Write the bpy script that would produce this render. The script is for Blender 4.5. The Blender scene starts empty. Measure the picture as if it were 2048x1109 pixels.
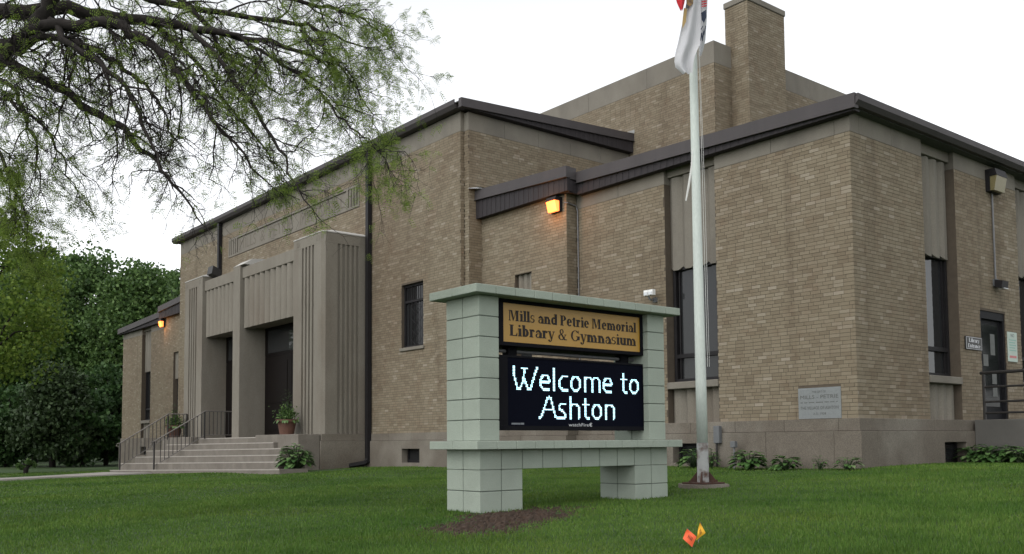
import bpy, math, random
import numpy as np
from mathutils import Vector, Matrix
rnd = random.Random(7)
nr = np.random.default_rng(11)
SC = bpy.context.scene
COL = SC.collection

# ---------------------------------------------------------------- camera
# World frame: X along the front facade (right positive), Y into the building, Z up,
# origin at the foot of the near corner of the right wing.
FOC, CX, CY = 1885.8, 1024.0, 768.0
YAW, PIT, ROL = (math.radians(a) for a in (50.979, 3.594, -0.4545))
fw = np.array([-math.sin(YAW)*math.cos(PIT), math.cos(YAW)*math.cos(PIT), math.sin(PIT)])
rt = np.array([math.cos(YAW), math.sin(YAW), 0.0]); up = np.cross(rt, fw)
RT = math.cos(ROL)*rt + math.sin(ROL)*up
UP = -math.sin(ROL)*rt + math.cos(ROL)*up
CAM = np.array([8.795, -14.737, 0.48])
cam = bpy.data.cameras.new('camera'); cam_ob = bpy.data.objects.new('camera', cam); COL.objects.link(cam_ob)
cam.sensor_fit = 'HORIZONTAL'; cam.sensor_width = 36.0; cam.lens = FOC/2048*36
cam.shift_y = (CY-554.5)/2048; cam.clip_start = 0.1; cam.clip_end = 2000
cam_ob.matrix_world = Matrix(((RT[0], UP[0], -fw[0], CAM[0]), (RT[1], UP[1], -fw[1], CAM[1]), (RT[2], UP[2], -fw[2], CAM[2]), (0, 0, 0, 1)))
SC.camera = cam_ob

# ---------------------------------------------------------------- sky, sun, exposure (overcast evening)
SUN_EL, SUN_AZ = math.radians(48), math.radians(168)     # azimuth measured from +Y towards +X
W = bpy.data.worlds.new('World'); SC.world = W; W.use_nodes = True
wn = W.node_tree; wn.nodes.clear()
sky = wn.nodes.new('ShaderNodeTexSky'); sky.sky_type = 'NISHITA'; sky.sun_disc = False
sky.sun_elevation = SUN_EL; sky.sun_rotation = SUN_AZ
sky.altitude = 0; sky.air_density = 1.0; sky.dust_density = 1.0; sky.ozone_density = 1.0
hs = wn.nodes.new('ShaderNodeHueSaturation'); hs.inputs['Saturation'].default_value = 0.10
bg = wn.nodes.new('ShaderNodeBackground'); bg.inputs['Strength'].default_value = 0.15
wo = wn.nodes.new('ShaderNodeOutputWorld')
wn.links.new(sky.outputs[0], hs.inputs['Color']); wn.links.new(hs.outputs[0], bg.inputs['Color']); wn.links.new(bg.outputs[0], wo.inputs['Surface'])
sl = bpy.data.lights.new('sun', 'SUN'); sl.energy = 0.5; sl.angle = math.radians(60); sl.color = (1.0, 0.96, 0.90)
so = bpy.data.objects.new('sun', sl); COL.objects.link(so)
sd = Vector((math.sin(SUN_AZ)*math.cos(SUN_EL), math.cos(SUN_AZ)*math.cos(SUN_EL), math.sin(SUN_EL)))
so.rotation_euler = sd.to_track_quat('Z', 'Y').to_euler(); so.location = (0, -30, 40)
SC.view_settings.view_transform = 'Standard'; SC.view_settings.look = 'None'
SC.view_settings.exposure = 1.05; SC.view_settings.gamma = 1.0; SC.view_settings.use_curve_mapping = False
SC.cycles.max_bounces = 6; SC.cycles.diffuse_bounces = 3; SC.cycles.transparent_max_bounces = 8

# ---------------------------------------------------------------- measuring helpers (photo pixel + known plane -> place)
def ray(x, y): return fw + (x-CX)/FOC*RT - (y-CY)/FOC*UP
def atd(x, y, t): return CAM + t*ray(x, y)
def atX(x, y, X): d = ray(x, y); return CAM + (X-CAM[0])/d[0]*d
def atY(x, y, Y): d = ray(x, y); return CAM + (Y-CAM[1])/d[1]*d
def depth(P): return (np.asarray(P, float)-CAM) @ fw
def proj(P):
    v = np.asarray(P, float)-CAM; z = v @ fw
    return CX+FOC*(v@RT)/z, CY-FOC*(v@UP)/z, z

def sstep(a, b, x):
    t = np.clip((x-a)/(b-a), 0, 1); return t*t*(3-2*t)
def gz(x, y):
    x = np.asarray(x, float); y = np.asarray(y, float)
    xx = np.clip(x, -60, 14); yy = np.clip(y, -17, 20)
    z = 0.0091*xx + np.where(yy < 0, 0.0257*yy, 0.004*yy) - 0.011*np.maximum(0, -15-xx)*(np.abs(xx) < 61)
    z = np.maximum(z, -0.62)
    s = (x-CAM[0])*fw[0]/0.998 + (y-CAM[1])*fw[1]/0.998
    z = z - 0.75*(1-sstep(2.4, 5.0, s))*(np.hypot(x-CAM[0], y-CAM[1]) < 60)
    z = z + 0.012*np.sin(x*0.9+y*0.35)+0.010*np.sin(y*1.15-x*0.5)
    return z

# ---------------------------------------------------------------- materials
MATS = {}
def nodes_of(m): m.use_nodes = True; return m.node_tree, m.node_tree.nodes['Principled BSDF']
def mat(name, c1, c2=None, scale=6.0, rough=0.8, bump=0.0, bscale=None, spec=0.3, metal=0.0, speck=None, detail=6.0, c3=None, c3scale=0.7, c3amt=0.5, stretch=None):
    m = bpy.data.materials.new(name); nt, b = nodes_of(m); L = nt.links.new
    b.inputs['Roughness'].default_value = rough; b.inputs['Metallic'].default_value = metal
    b.inputs['Specular IOR Level'].default_value = spec
    geo = nt.nodes.new('ShaderNodeNewGeometry'); vec = geo.outputs['Position']
    if stretch:
        mp = nt.nodes.new('ShaderNodeMapping'); mp.inputs['Scale'].default_value = stretch; L(vec, mp.inputs['Vector']); vec = mp.outputs[0]
    if c2 is None: c2 = tuple(min(1, c*0.8) for c in c1)
    no = nt.nodes.new('ShaderNodeTexNoise'); no.inputs['Scale'].default_value = scale; no.inputs['Detail'].default_value = detail; no.inputs['Roughness'].default_value = 0.65
    L(vec, no.inputs['Vector'])
    mr = nt.nodes.new('ShaderNodeMapRange'); mr.inputs['From Min'].default_value = 0.32; mr.inputs['From Max'].default_value = 0.68; L(no.outputs['Fac'], mr.inputs['Value'])
    mx = nt.nodes.new('ShaderNodeMix'); mx.data_type = 'RGBA'; mx.inputs[6].default_value = (*c1, 1); mx.inputs[7].default_value = (*c2, 1)
    L(mr.outputs[0], mx.inputs[0]); out = mx.outputs[2]
    if c3 is not None:
        n3 = nt.nodes.new('ShaderNodeTexNoise'); n3.inputs['Scale'].default_value = c3scale; n3.inputs['Detail'].default_value = 5; L(vec, n3.inputs['Vector'])
        r3 = nt.nodes.new('ShaderNodeMapRange'); r3.inputs['From Min'].default_value = 0.48; r3.inputs['From Max'].default_value = 0.66; r3.inputs['To Max'].default_value = c3amt; L(n3.outputs['Fac'], r3.inputs['Value'])
        m3 = nt.nodes.new('ShaderNodeMix'); m3.data_type = 'RGBA'; L(r3.outputs[0], m3.inputs[0]); L(out, m3.inputs[6]); m3.inputs[7].default_value = (*c3, 1); out = m3.outputs[2]
    if speck:
        vo = nt.nodes.new('ShaderNodeTexNoise'); vo.inputs['Scale'].default_value = speck[0]; vo.inputs['Detail'].default_value = 2; L(vec, vo.inputs['Vector'])
        r4 = nt.nodes.new('ShaderNodeMapRange'); r4.inputs['From Min'].default_value = 0.35; r4.inputs['From Max'].default_value = 0.65; r4.inputs['To Min'].default_value = 1-speck[1]; r4.inputs['To Max'].default_value = 1+speck[1]; L(vo.outputs['Fac'], r4.inputs['Value'])
        m4 = nt.nodes.new('ShaderNodeMix'); m4.data_type = 'RGBA'; m4.blend_type = 'MULTIPLY'; m4.inputs[0].default_value = 1.0; L(out, m4.inputs[6]); L(r4.outputs[0], m4.inputs[7]); out = m4.outputs[2]
    L(out, b.inputs['Base Color'])
    if bump:
        nb = nt.nodes.new('ShaderNodeTexNoise'); nb.inputs['Scale'].default_value = bscale or scale*4; nb.inputs['Detail'].default_value = 4; L(vec, nb.inputs['Vector'])
        bu = nt.nodes.new('ShaderNodeBump'); bu.inputs['Strength'].default_value = bump; bu.inputs['Distance'].default_value = 0.01
        L(nb.outputs['Fac'], bu.inputs['Height']); L(bu.outputs[0], b.inputs['Normal'])
    MATS[name] = m; return m

def mat_random(name, stops, rough=0.85, stain=None, grain=0.12, bump=0.2, translucent=0.0, spec=0.25):
    """colour picked per mesh island / per object from a ramp, with grain and large stains"""
    m = bpy.data.materials.new(name); nt, b = nodes_of(m); L = nt.links.new
    b.inputs['Roughness'].default_value = rough; b.inputs['Specular IOR Level'].default_value = spec
    geo = nt.nodes.new('ShaderNodeNewGeometry'); oi = nt.nodes.new('ShaderNodeObjectInfo')
    ad = nt.nodes.new('ShaderNodeMath'); ad.operation = 'ADD'; L(geo.outputs['Random Per Island'], ad.inputs[0]); L(oi.outputs['Random'], ad.inputs[1])
    fr = nt.nodes.new('ShaderNodeMath'); fr.operation = 'FRACT'; L(ad.outputs[0], fr.inputs[0])
    cr = nt.nodes.new('ShaderNodeValToRGB'); cr.color_ramp.interpolation = 'LINEAR'
    el = cr.color_ramp.elements
    while len(el) < len(stops): el.new(0.5)
    for e, (p, c) in zip(el, stops): e.position = p; e.color = (*c, 1)
    L(fr.outputs[0], cr.inputs[0]); out = cr.outputs[0]
    if grain:
        no = nt.nodes.new('ShaderNodeTexNoise'); no.inputs['Scale'].default_value = 45; no.inputs['Detail'].default_value = 4; L(geo.outputs['Position'], no.inputs['Vector'])
        r1 = nt.nodes.new('ShaderNodeMapRange'); r1.inputs['From Min'].default_value = 0.3; r1.inputs['From Max'].default_value = 0.7; r1.inputs['To Min'].default_value = 1-grain; r1.inputs['To Max'].default_value = 1+grain; L(no.outputs['Fac'], r1.inputs['Value'])
        m1 = nt.nodes.new('ShaderNodeMix'); m1.data_type = 'RGBA'; m1.blend_type = 'MULTIPLY'; m1.inputs[0].default_value = 1; L(out, m1.inputs[6]); L(r1.outputs[0], m1.inputs[7]); out = m1.outputs[2]
    if stain:
        for sc_, st_, col_, lo, hi in stain:
            mp = nt.nodes.new('ShaderNodeMapping'); mp.inputs['Scale'].default_value = st_; L(geo.outputs['Position'], mp.inputs['Vector'])
            n2 = nt.nodes.new('ShaderNodeTexNoise'); n2.inputs['Scale'].default_value = sc_; n2.inputs['Detail'].default_value = 5; L(mp.outputs[0], n2.inputs['Vector'])
            r2 = nt.nodes.new('ShaderNodeMapRange'); r2.inputs['From Min'].default_value = lo; r2.inputs['From Max'].default_value = hi; L(n2.outputs['Fac'], r2.inputs['Value'])
            m2 = nt.nodes.new('ShaderNodeMix'); m2.data_type = 'RGBA'; m2.blend_type = 'MULTIPLY'; L(r2.outputs[0], m2.inputs[0]); L(out, m2.inputs[6]); m2.inputs[7].default_value = (*col_, 1); out = m2.outputs[2]
    L(out, b.inputs['Base Color'])
    if bump:
        nb = nt.nodes.new('ShaderNodeTexNoise'); nb.inputs['Scale'].default_value = 120; L(geo.outputs['Position'], nb.inputs['Vector'])
        bu = nt.nodes.new('ShaderNodeBump'); bu.inputs['Strength'].default_value = bump; bu.inputs['Distance'].default_value = 0.004
        L(nb.outputs['Fac'], bu.inputs['Height']); L(bu.outputs[0], b.inputs['Normal'])
    if translucent:
        tr = nt.nodes.new('ShaderNodeBsdfTranslucent'); L(out, tr.inputs['Color'])
        ms = nt.nodes.new('ShaderNodeMixShader'); ms.inputs[0].default_value = translucent
        L(b.outputs[0], ms.inputs[1]); L(tr.outputs[0], ms.inputs[2]); L(ms.outputs[0], nt.nodes['Material Output'].inputs['Surface'])
    MATS[name] = m; return m

def emit(name, col, strength):
    m = bpy.data.materials.new(name); nt, b = nodes_of(m)
    b.inputs['Base Color'].default_value = (*col, 1); b.inputs['Emission Color'].default_value = (*col, 1); b.inputs['Emission Strength'].default_value = strength
    MATS[name] = m; return m

STN = [(0.40, (1, 1, 0.6), (0.84, 0.80, 0.79), 0.46, 0.70), (1.3, (1.6, 1.6, 0.10), (0.80, 0.78, 0.77), 0.58, 0.72), (3.0, (1, 1, 1), (.93, .88, .86), .52, .70)]
mat_random('brick', [(0.0, (.146, .119, .082)), (0.10, (.158, .130, .090)), (0.35, (.174, .145, .101)), (0.65, (.184, .154, .108)), (0.86, (.195, .165, .118)), (0.95, (.212, .182, .134)), (1.0, (.245, .213, .164))], stain=STN, bump=.06, grain=.07)
mat('mortar', (.088, .071, .053), (.070, .056, .042), scale=9, rough=.95)
mat('limestone', (.178, .163, .136), (.146, .132, .108), scale=2.2, rough=.85, bump=.12, bscale=60, c3=(.125, .103, .080), c3scale=.8, c3amt=.6, stretch=(1, 1, .35), speck=(110, .12))
mat('frieze', (.172, .158, .132), (.142, .129, .107), scale=1.6, rough=.85, c3=(.112, .101, .086), c3scale=1.2, c3amt=.6, stretch=(1, 1, .6), speck=(100, .10))
mat('plinth', (.132, .114, .092), (.098, .084, .067), scale=1.1, rough=.85, bump=.15, bscale=90, c3=(.172, .156, .130), c3scale=.9, c3amt=.75, speck=(75, .20))
mat('granite', (0.186, 0.198, 0.198), (0.155, 0.167, 0.167), scale=30, rough=.6, speck=(250, .2))
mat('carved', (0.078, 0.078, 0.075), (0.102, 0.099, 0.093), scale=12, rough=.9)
mat('carving_shade', (0.129, 0.111, 0.090), (0.114, 0.099, 0.081), scale=12, rough=.9)  # frieze stone darkened: shade of the cut letters put into the colour
mat('concrete', (.172, .155, .132), (.130, .116, .099), scale=2.5, rough=.9, c3=(.112, .097, .080), c3scale=1.3, c3amt=.6, speck=(120, .18), bump=.1, bscale=80)
mat('cap_stone', (.42, .41, .385), (.34, .33, .31), scale=6, rough=.9)
mat('nosing', (0.330, 0.307, 0.277), (0.270, 0.247, 0.217), scale=6, rough=.9)
mat('landing_concrete', (0.093, 0.089, 0.081), (0.069, 0.066, 0.060), scale=1.5, rough=.9, speck=(160, .12), c3=(0.120, 0.114, 0.105), c3scale=.8)
mat('walk_concrete', (0.276, 0.258, 0.234), (0.222, 0.207, 0.186), scale=1.3, rough=.9, speck=(120, .1), c3=(0.180, 0.168, 0.150), c3scale=.6)
mat('fascia_metal', (.060, .053, .054), (.048, .043, .044), scale=1.8, rough=.6, spec=.25, stretch=(1, 1, .2))
mat('fascia_ribbed', (.032, .028, .030), (.024, .021, .023), scale=14, rough=.65, spec=.2, stretch=(1, 1, .05))
mat('bronze_metal', (.015, .014, .015), (.011, .010, .011), scale=3, rough=.55, spec=.2)
mat('flashing', (.62, .64, .65), (.5, .52, .54), scale=5, rough=.4, metal=.3)
mat('roofing', (.10, .10, .10), (.08, .08, .08), scale=2, rough=.95)
mat('pvc_white', (.75, .75, .73), (.66, .66, .64), scale=5, rough=.5)
mat('conduit', (.16, .16, .165), (.13, .13, .135), scale=8, rough=.5, metal=.3)
mat('box_grey', (.12, .125, .13), (.10, .105, .11), scale=8, rough=.6)
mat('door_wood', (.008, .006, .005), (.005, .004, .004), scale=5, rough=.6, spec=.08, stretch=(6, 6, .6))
mat('door_metal', (.012, .012, .014), (.009, .009, .010), scale=4, rough=.6, spec=.1)
mat('paper', (.13, .135, .13), (.10, .105, .10), scale=12, rough=.8)
mat('sign_block', (.272, .308, .260), (.245, .280, .236), scale=3.0, rough=.8, bump=.35, bscale=55, speck=(160, .07), c3=(.205, .232, .195), c3scale=1.6, c3amt=.45)
mat('sign_joint', (.105, .125, .105), (.09, .105, .09), scale=20, rough=.9)
mat('sign_yellow', (.355, .195, .022), (.33, .18, .02), scale=1.5, rough=.35, spec=.5)
mat('sign_black', (.006, .006, .008), (.008, .008, .010), scale=5, rough=.7, spec=.06)
mat('sign_letter', (.010, .005, .004), (.009, .005, .004), scale=9, rough=.5)
mat('led_face', (.0035, .0045, .010), (.0025, .003, .007), scale=60, rough=.9, spec=.05)
mat('logo_white', (.55, .56, .58), (.5, .5, .52), scale=9, rough=.5)
mat('logo_grey', (.16, .17, .19), (.14, .15, .17), scale=9, rough=.5)
mat('pole_paint', (.50, .545, .505), (.45, .49, .46), scale=5, rough=.5, stretch=(1, 1, .3), speck=(60, .05))
mat('sleeve_paint', (0.329, 0.335, 0.329), (0.285, 0.291, 0.285), scale=9, rough=.6, c3=(0.062, 0.022, 0.011), c3scale=7, c3amt=.95)
mat('rust', (.062, .031, .022), (.040, .022, .017), scale=14, rough=.9)
mat('rope', (.60, .60, .58), (.5, .5, .48), scale=20, rough=.9)
mat('iron_black', (.014, .013, .013), (.022, .019, .017), scale=10, rough=.5, spec=.4)
mat('rail_grey', (.19, .175, .16), (.12, .11, .10), scale=9, rough=.45, metal=.4)
mat('terracotta', (.115, .055, .038), (.085, .042, .030), scale=8, rough=.7)
mat('soil', (.052, .032, .021), (.028, .018, .012), scale=14, rough=1.0, bump=.8, bscale=40)
mat('bark', (.022, .018, .016), (.011, .009, .008), scale=16, rough=.95, bump=.5, bscale=40)
mat('flag_white', (.47, .47, .48), (.42, .42, .44), scale=3, rough=.9)
mat('flag_red', (.52, .035, .045), (.46, .03, .04), scale=6, rough=.9)
mat('flag_brown', (.10, .07, .05), (.35, .22, .08), scale=9, rough=.9)
mat('flag_blue', (.03, .04, .07), (.05, .06, .09), scale=9, rough=.9)
mat('flag_tan', (.38, .27, .12), (.33, .23, .10), scale=9, rough=.9)
mat('marker_orange', (.80, .13, .045), (.72, .11, .04), scale=9, rough=.5)
mat('marker_yellow', (.78, .42, .03), (.70, .36, .03), scale=9, rough=.5)
mat('marker_print', (.12, .03, .02), (.12, .03, .02), scale=9, rough=.5)
mat('plaque_black', (.018, .018, .018), (.014, .014, .014), scale=8, rough=.4)
mat('notice_green', (.40, .47, .42), (.36, .43, .38), scale=6, rough=.6)
mat('notice_teal', (.22, .38, .32), (.2, .35, .3), scale=20, rough=.6)
mat('notice_red', (.42, .12, .12), (.45, .2, .2), scale=20, rough=.6)
mat('lawn', (0.024, 0.051, 0.012), (0.033, 0.063, 0.016), scale=3.5, rough=1.0, bump=.6, bscale=90, c3=(0.045, 0.063, 0.018), c3scale=.35, c3amt=.5)
emit('lamp_glow', (1.0, .20, .045), 1.6)
emit('led_lit', (.50, .86, 1.0), 1.1)
gm = bpy.data.materials.new('window_glass'); _nt, _b = nodes_of(gm)
_b.inputs['Base Color'].default_value = (.018, .019, .020, 1); _b.inputs['Roughness'].default_value = .04; _b.inputs['Specular IOR Level'].default_value = .28
MATS['window_glass'] = gm
dg_ = bpy.data.materials.new('door_glass'); _nt, _b = nodes_of(dg_)
_b.inputs['Base Color'].default_value = (.010, .011, .012, 1); _b.inputs['Roughness'].default_value = .06; _b.inputs['Specular IOR Level'].default_value = .06
MATS['door_glass'] = dg_
lg = bpy.data.materials.new('lens_glass'); _nt, _b = nodes_of(lg)
_b.inputs['Base Color'].default_value = (.62, .60, .50, 1); _b.inputs['Roughness'].default_value = .15
MATS['lens_glass'] = lg
mat('lens_amber', (.20, .17, .085), (.16, .14, .07), scale=30, rough=.3)
mat_random('grass_blade', [(0, (.056, .116, .014)), (.3, (.071, .141, .018)), (.6, (.086, .162, .023)), (.85, (.104, .178, .029)), (1, (.145, .19, .047))], rough=.6, grain=0, bump=0, translucent=.25,
           stain=[(0.40, (1, 1, 1), (.62, .74, .62), .43, .62), (1.6, (1, 1, 1), (.74, .80, .74), .48, .64), (.8, (1, 1, 1), (1.35, 1.14, 1.1), .52, .66)])
mat_random('leaf_locust', [(0, (.095, .145, .024)), (.5, (.15, .225, .04)), (1, (.23, .30, .065))], rough=.55, grain=0, bump=0, translucent=.55)
mat_random('leaf_maple', [(0, (.034, .070, .020)), (.45, (.060, .112, .030)), (.8, (.085, .150, .040)), (1, (.12, .19, .055))], rough=.55, grain=0, bump=0, translucent=.3)
mat_random('leaf_lime', [(0, (.070, .125, .018)), (.5, (.115, .185, .028)), (1, (.18, .25, .045))], rough=.6, grain=0, bump=0, translucent=.5)
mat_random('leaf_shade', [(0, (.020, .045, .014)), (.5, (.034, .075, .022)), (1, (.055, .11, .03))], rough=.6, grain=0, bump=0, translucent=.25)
mat_random('leaf_dark', [(0, (.018, .032, .012)), (.6, (.030, .054, .018)), (1, (.045, .075, .026))], rough=.6, grain=0, bump=0, translucent=.15)
mat_random('leaf_hosta', [(0, (.035, .085, .022)), (.5, (.065, .135, .035)), (.85, (.09, .17, .05)), (1, (.15, .22, .09))], rough=.45, grain=0, bump=0, translucent=.2, spec=.4)

# ---------------------------------------------------------------- object helpers
ORG = {}
def reg(o, org): ORG[o.name] = np.array(org, float)
def tag(o, label, cat, group=None):
    o['label'] = label; o['category'] = cat
    if group: o['group'] = group
    return o
def thing(name, label, cat, loc=(0, 0, 0), group=None):
    o = bpy.data.objects.new(name, None); COL.objects.link(o); o.location = loc; o.empty_display_size = .2
    reg(o, loc); return tag(o, label, cat, group)
def mesh_obj(name, V, F, m, parent=None, smooth=False, org=None, kind=None):
    V = np.asarray(V, float).reshape(-1, 3)
    if parent is not None: org = ORG[parent.name]
    if org is None: org = np.zeros(3)
    me = bpy.data.meshes.new(name); V = V-org
    if isinstance(F, np.ndarray):
        n, k = F.shape
        me.vertices.add(len(V)); me.vertices.foreach_set('co', V.astype(np.float32).ravel())
        me.loops.add(n*k); me.loops.foreach_set('vertex_index', F.astype(np.int32).ravel())
        me.polygons.add(n); me.polygons.foreach_set('loop_start', np.arange(0, n*k, k, dtype=np.int32)); me.polygons.foreach_set('loop_total', np.full(n, k, np.int32))
        me.update(calc_edges=True); me.shade_flat()
    else:
        me.from_pydata([tuple(v) for v in V], [], F)
    if smooth: me.polygons.foreach_set('use_smooth', np.ones(len(me.polygons), bool))
    me.materials.append(MATS[m]); me.update()
    o = bpy.data.objects.new(name, me); COL.objects.link(o)
    if parent is not None: o.parent = parent
    else: o.location = org
    reg(o, org)
    if kind: o['kind'] = kind
    return o

class MB:
    def __init__(s): s.V = []; s.F = []
    def box(s, x0, x1, y0, y1, z0, z1):
        x0, x1 = min(x0, x1), max(x0, x1); y0, y1 = min(y0, y1), max(y0, y1); z0, z1 = min(z0, z1), max(z0, z1)
        b = len(s.V); s.V += [(x0, y0, z0), (x1, y0, z0), (x1, y1, z0), (x0, y1, z0), (x0, y0, z1), (x1, y0, z1), (x1, y1, z1), (x0, y1, z1)]
        s.F += [[b+i for i in f] for f in ((0, 3, 2, 1), (4, 5, 6, 7), (0, 1, 5, 4), (1, 2, 6, 5), (2, 3, 7, 6), (3, 0, 4, 7))]; return s
    def cbox(s, x0, x1, y0, y1, z0, z1, c=.006):
        """box with chamfered edges: octagonal plan rings"""
        x0, x1 = min(x0, x1), max(x0, x1); y0, y1 = min(y0, y1), max(y0, y1); z0, z1 = min(z0, z1), max(z0, z1)
        def ring(i, z): return [(x0+c+i, y0+i, z), (x1-c-i, y0+i, z), (x1-i, y0+c+i, z), (x1-i, y1-c-i, z), (x1-c-i, y1-i, z), (x0+c+i, y1-i, z), (x0+i, y1-c-i, z), (x0+i, y0+c+i, z)]
        b = len(s.V); s.V += ring(c, z0)+ring(0, z0+c)+ring(0, z1-c)+ring(c, z1)
        for k in range(3):
            for i in range(8): j = (i+1) % 8; s.F.append([b+8*k+i, b+8*k+j, b+8*k+8+j, b+8*k+8+i])
        s.F.append([b+7-i for i in range(8)]); s.F.append([b+24+i for i in range(8)]); return s
    def prism(s, poly, a0, a1, axis):
        """poly: list of 2D points; extruded along axis between a0 and a1. axis x:(y,z) y:(x,z) z:(x,y)"""
        n = len(poly); b = len(s.V)
        def P(p, a): return (a, p[0], p[1]) if axis == 'x' else (p[0], a, p[1]) if axis == 'y' else (p[0], p[1], a)
        s.V += [P(p, a0) for p in poly]+[P(p, a1) for p in poly]
        for i in range(n): j = (i+1) % n; s.F.append([b+i, b+j, b+n+j, b+n+i])
        s.F.append([b+n-1-i for i in range(n)]); s.F.append([b+n+i for i in range(n)]); return s
    def tube(s, path, rad, n=6, cap=True):
        path = [np.asarray(p, float) for p in path]; N = len(path)
        if not hasattr(rad, '__len__'): rad = [rad]*N
        b = len(s.V); ref = np.array([0.31, 0.17, 0.93])
        for i, p in enumerate(path):
            t = path[min(i+1, N-1)]-path[max(i-1, 0)]; t = t/(np.linalg.norm(t)+1e-9)
            a = np.cross(t, ref); la = np.linalg.norm(a)
            if la < .1: a = np.cross(t, (1, 0, 0)); la = np.linalg.norm(a)
            a /= la; c = np.cross(t, a)
            for k in range(n):
                th = 2*math.pi*k/n; s.V.append(tuple(p+rad[i]*(math.cos(th)*a+math.sin(th)*c)))
        for i in range(N-1):
            for k in range(n): j = (k+1) % n; s.F.append([b+i*n+k, b+i*n+j, b+(i+1)*n+j, b+(i+1)*n+k])
        if cap: s.F.append([b+n-1-k for k in range(n)]); s.F.append([b+(N-1)*n+k for k in range(n)])
        return s
    def cyl(s, x, y, z0, z1, r, n=16, r1=None): return s.tube([(x, y, z0), (x, y, z1)], [r, r if r1 is None else r1], n)
    def quad(s, a, b_, c, d):
        b = len(s.V); s.V += [tuple(a), tuple(b_), tuple(c), tuple(d)]; s.F.append([b, b+1, b+2, b+3]); return s
    def poly(s, pts):
        b = len(s.V); s.V += [tuple(p) for p in pts]; s.F.append(list(range(b, b+len(pts)))); return s
    def build(s, name, m, parent=None, smooth=False, **k): return mesh_obj(name, s.V, s.F, m, parent, smooth, **k)
def box(name, m, parent, *a, c=0): return (MB().cbox(*a, c=c) if c else MB().box(*a)).build(name, m, parent)

def text_mesh(txt, size, offset=0.0):
    """outline of a line of text in Blender's built-in font: (verts 2D, faces)"""
    cu = bpy.data.curves.new('t', 'FONT'); cu.body = txt; cu.size = size; cu.align_x = 'CENTER'; cu.align_y = 'CENTER'; cu.offset = offset; cu.resolution_u = 3
    o = bpy.data.objects.new('t', cu); COL.objects.link(o); dg = bpy.context.evaluated_depsgraph_get()
    me = bpy.data.meshes.new_from_object(o.evaluated_get(dg))
    V = np.array([v.co[:2] for v in me.vertices]); F = [list(p.vertices) for p in me.polygons]
    bpy.data.objects.remove(o); bpy.data.curves.remove(cu); bpy.data.meshes.remove(me)
    return V, F
def put_text(name, txt, m, parent, cen, width, height, facing, off=.003, bold=0.0):
    """flat lettering fitted into width x height; facing '-y' (reads along +x) or '+x' (reads along +y)"""
    V, F = text_mesh(txt, 1.0, bold); lo, hi = V.min(0), V.max(0); V = (V-(lo+hi)/2)/(hi-lo)*np.array([width, height])
    if facing == '-y': P = np.c_[cen[0]+V[:, 0], np.full(len(V), cen[1]-off), cen[2]+V[:, 1]]
    else: P = np.c_[np.full(len(V), cen[0]+off), cen[1]+V[:, 0], cen[2]+V[:, 1]]
    return mesh_obj(name, P, F, m, parent, kind='stuff')

# ================================================================= SETTING: lawn, walk
def grid_axis(a, b, step, far): return np.unique(np.r_[-far, -far*.6, -far*.35, -far*.2, a-25, a-10, a-4, np.arange(a, b, step), b, b+4, b+12, b+30, far*.35, far*.6, far])
gx = grid_axis(-46, 16, .5, 420.); gy = grid_axis(-22, 24, .5, 420.)
GX, GY = np.meshgrid(gx, gy, indexing='ij'); GZ = gz(GX, GY)
ni, nj = GX.shape; idx = np.arange(ni*nj).reshape(ni, nj)
lawn = mesh_obj('lawn', np.stack([GX, GY, GZ], -1), np.stack([idx[:-1, :-1], idx[1:, :-1], idx[1:, 1:], idx[:-1, 1:]], -1).reshape(-1, 4), 'lawn', smooth=True, kind='structure')
# concrete walk from the steps out to the street
wk = MB(); WX0, WX1 = -26.3, -21.3
for i in range(14):
    y1 = -4.86-1.5*i; y0 = y1-1.485
    a, b = WX0+.0*i, WX1+.0*i
    z = [float(gz(x, y))+.05 for x, y in ((a, y0), (b, y0), (b, y1), (a, y1))]
    k = len(wk.V); wk.V += [(a, y0, z[0]), (b, y0, z[1]), (b, y1, z[2]), (a, y1, z[3])]+[(x, y, zz-.15) for (x, y), zz in zip(((a, y0), (b, y0), (b, y1), (a, y1)), z)]
    wk.F += [[k, k+1, k+2, k+3], [k, k+4, k+5, k+1], [k+1, k+5, k+6, k+2], [k+2, k+6, k+7, k+3], [k+3, k+7, k+4, k]]
wo_ = wk.build('path', 'walk_concrete', kind='structure')

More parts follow.
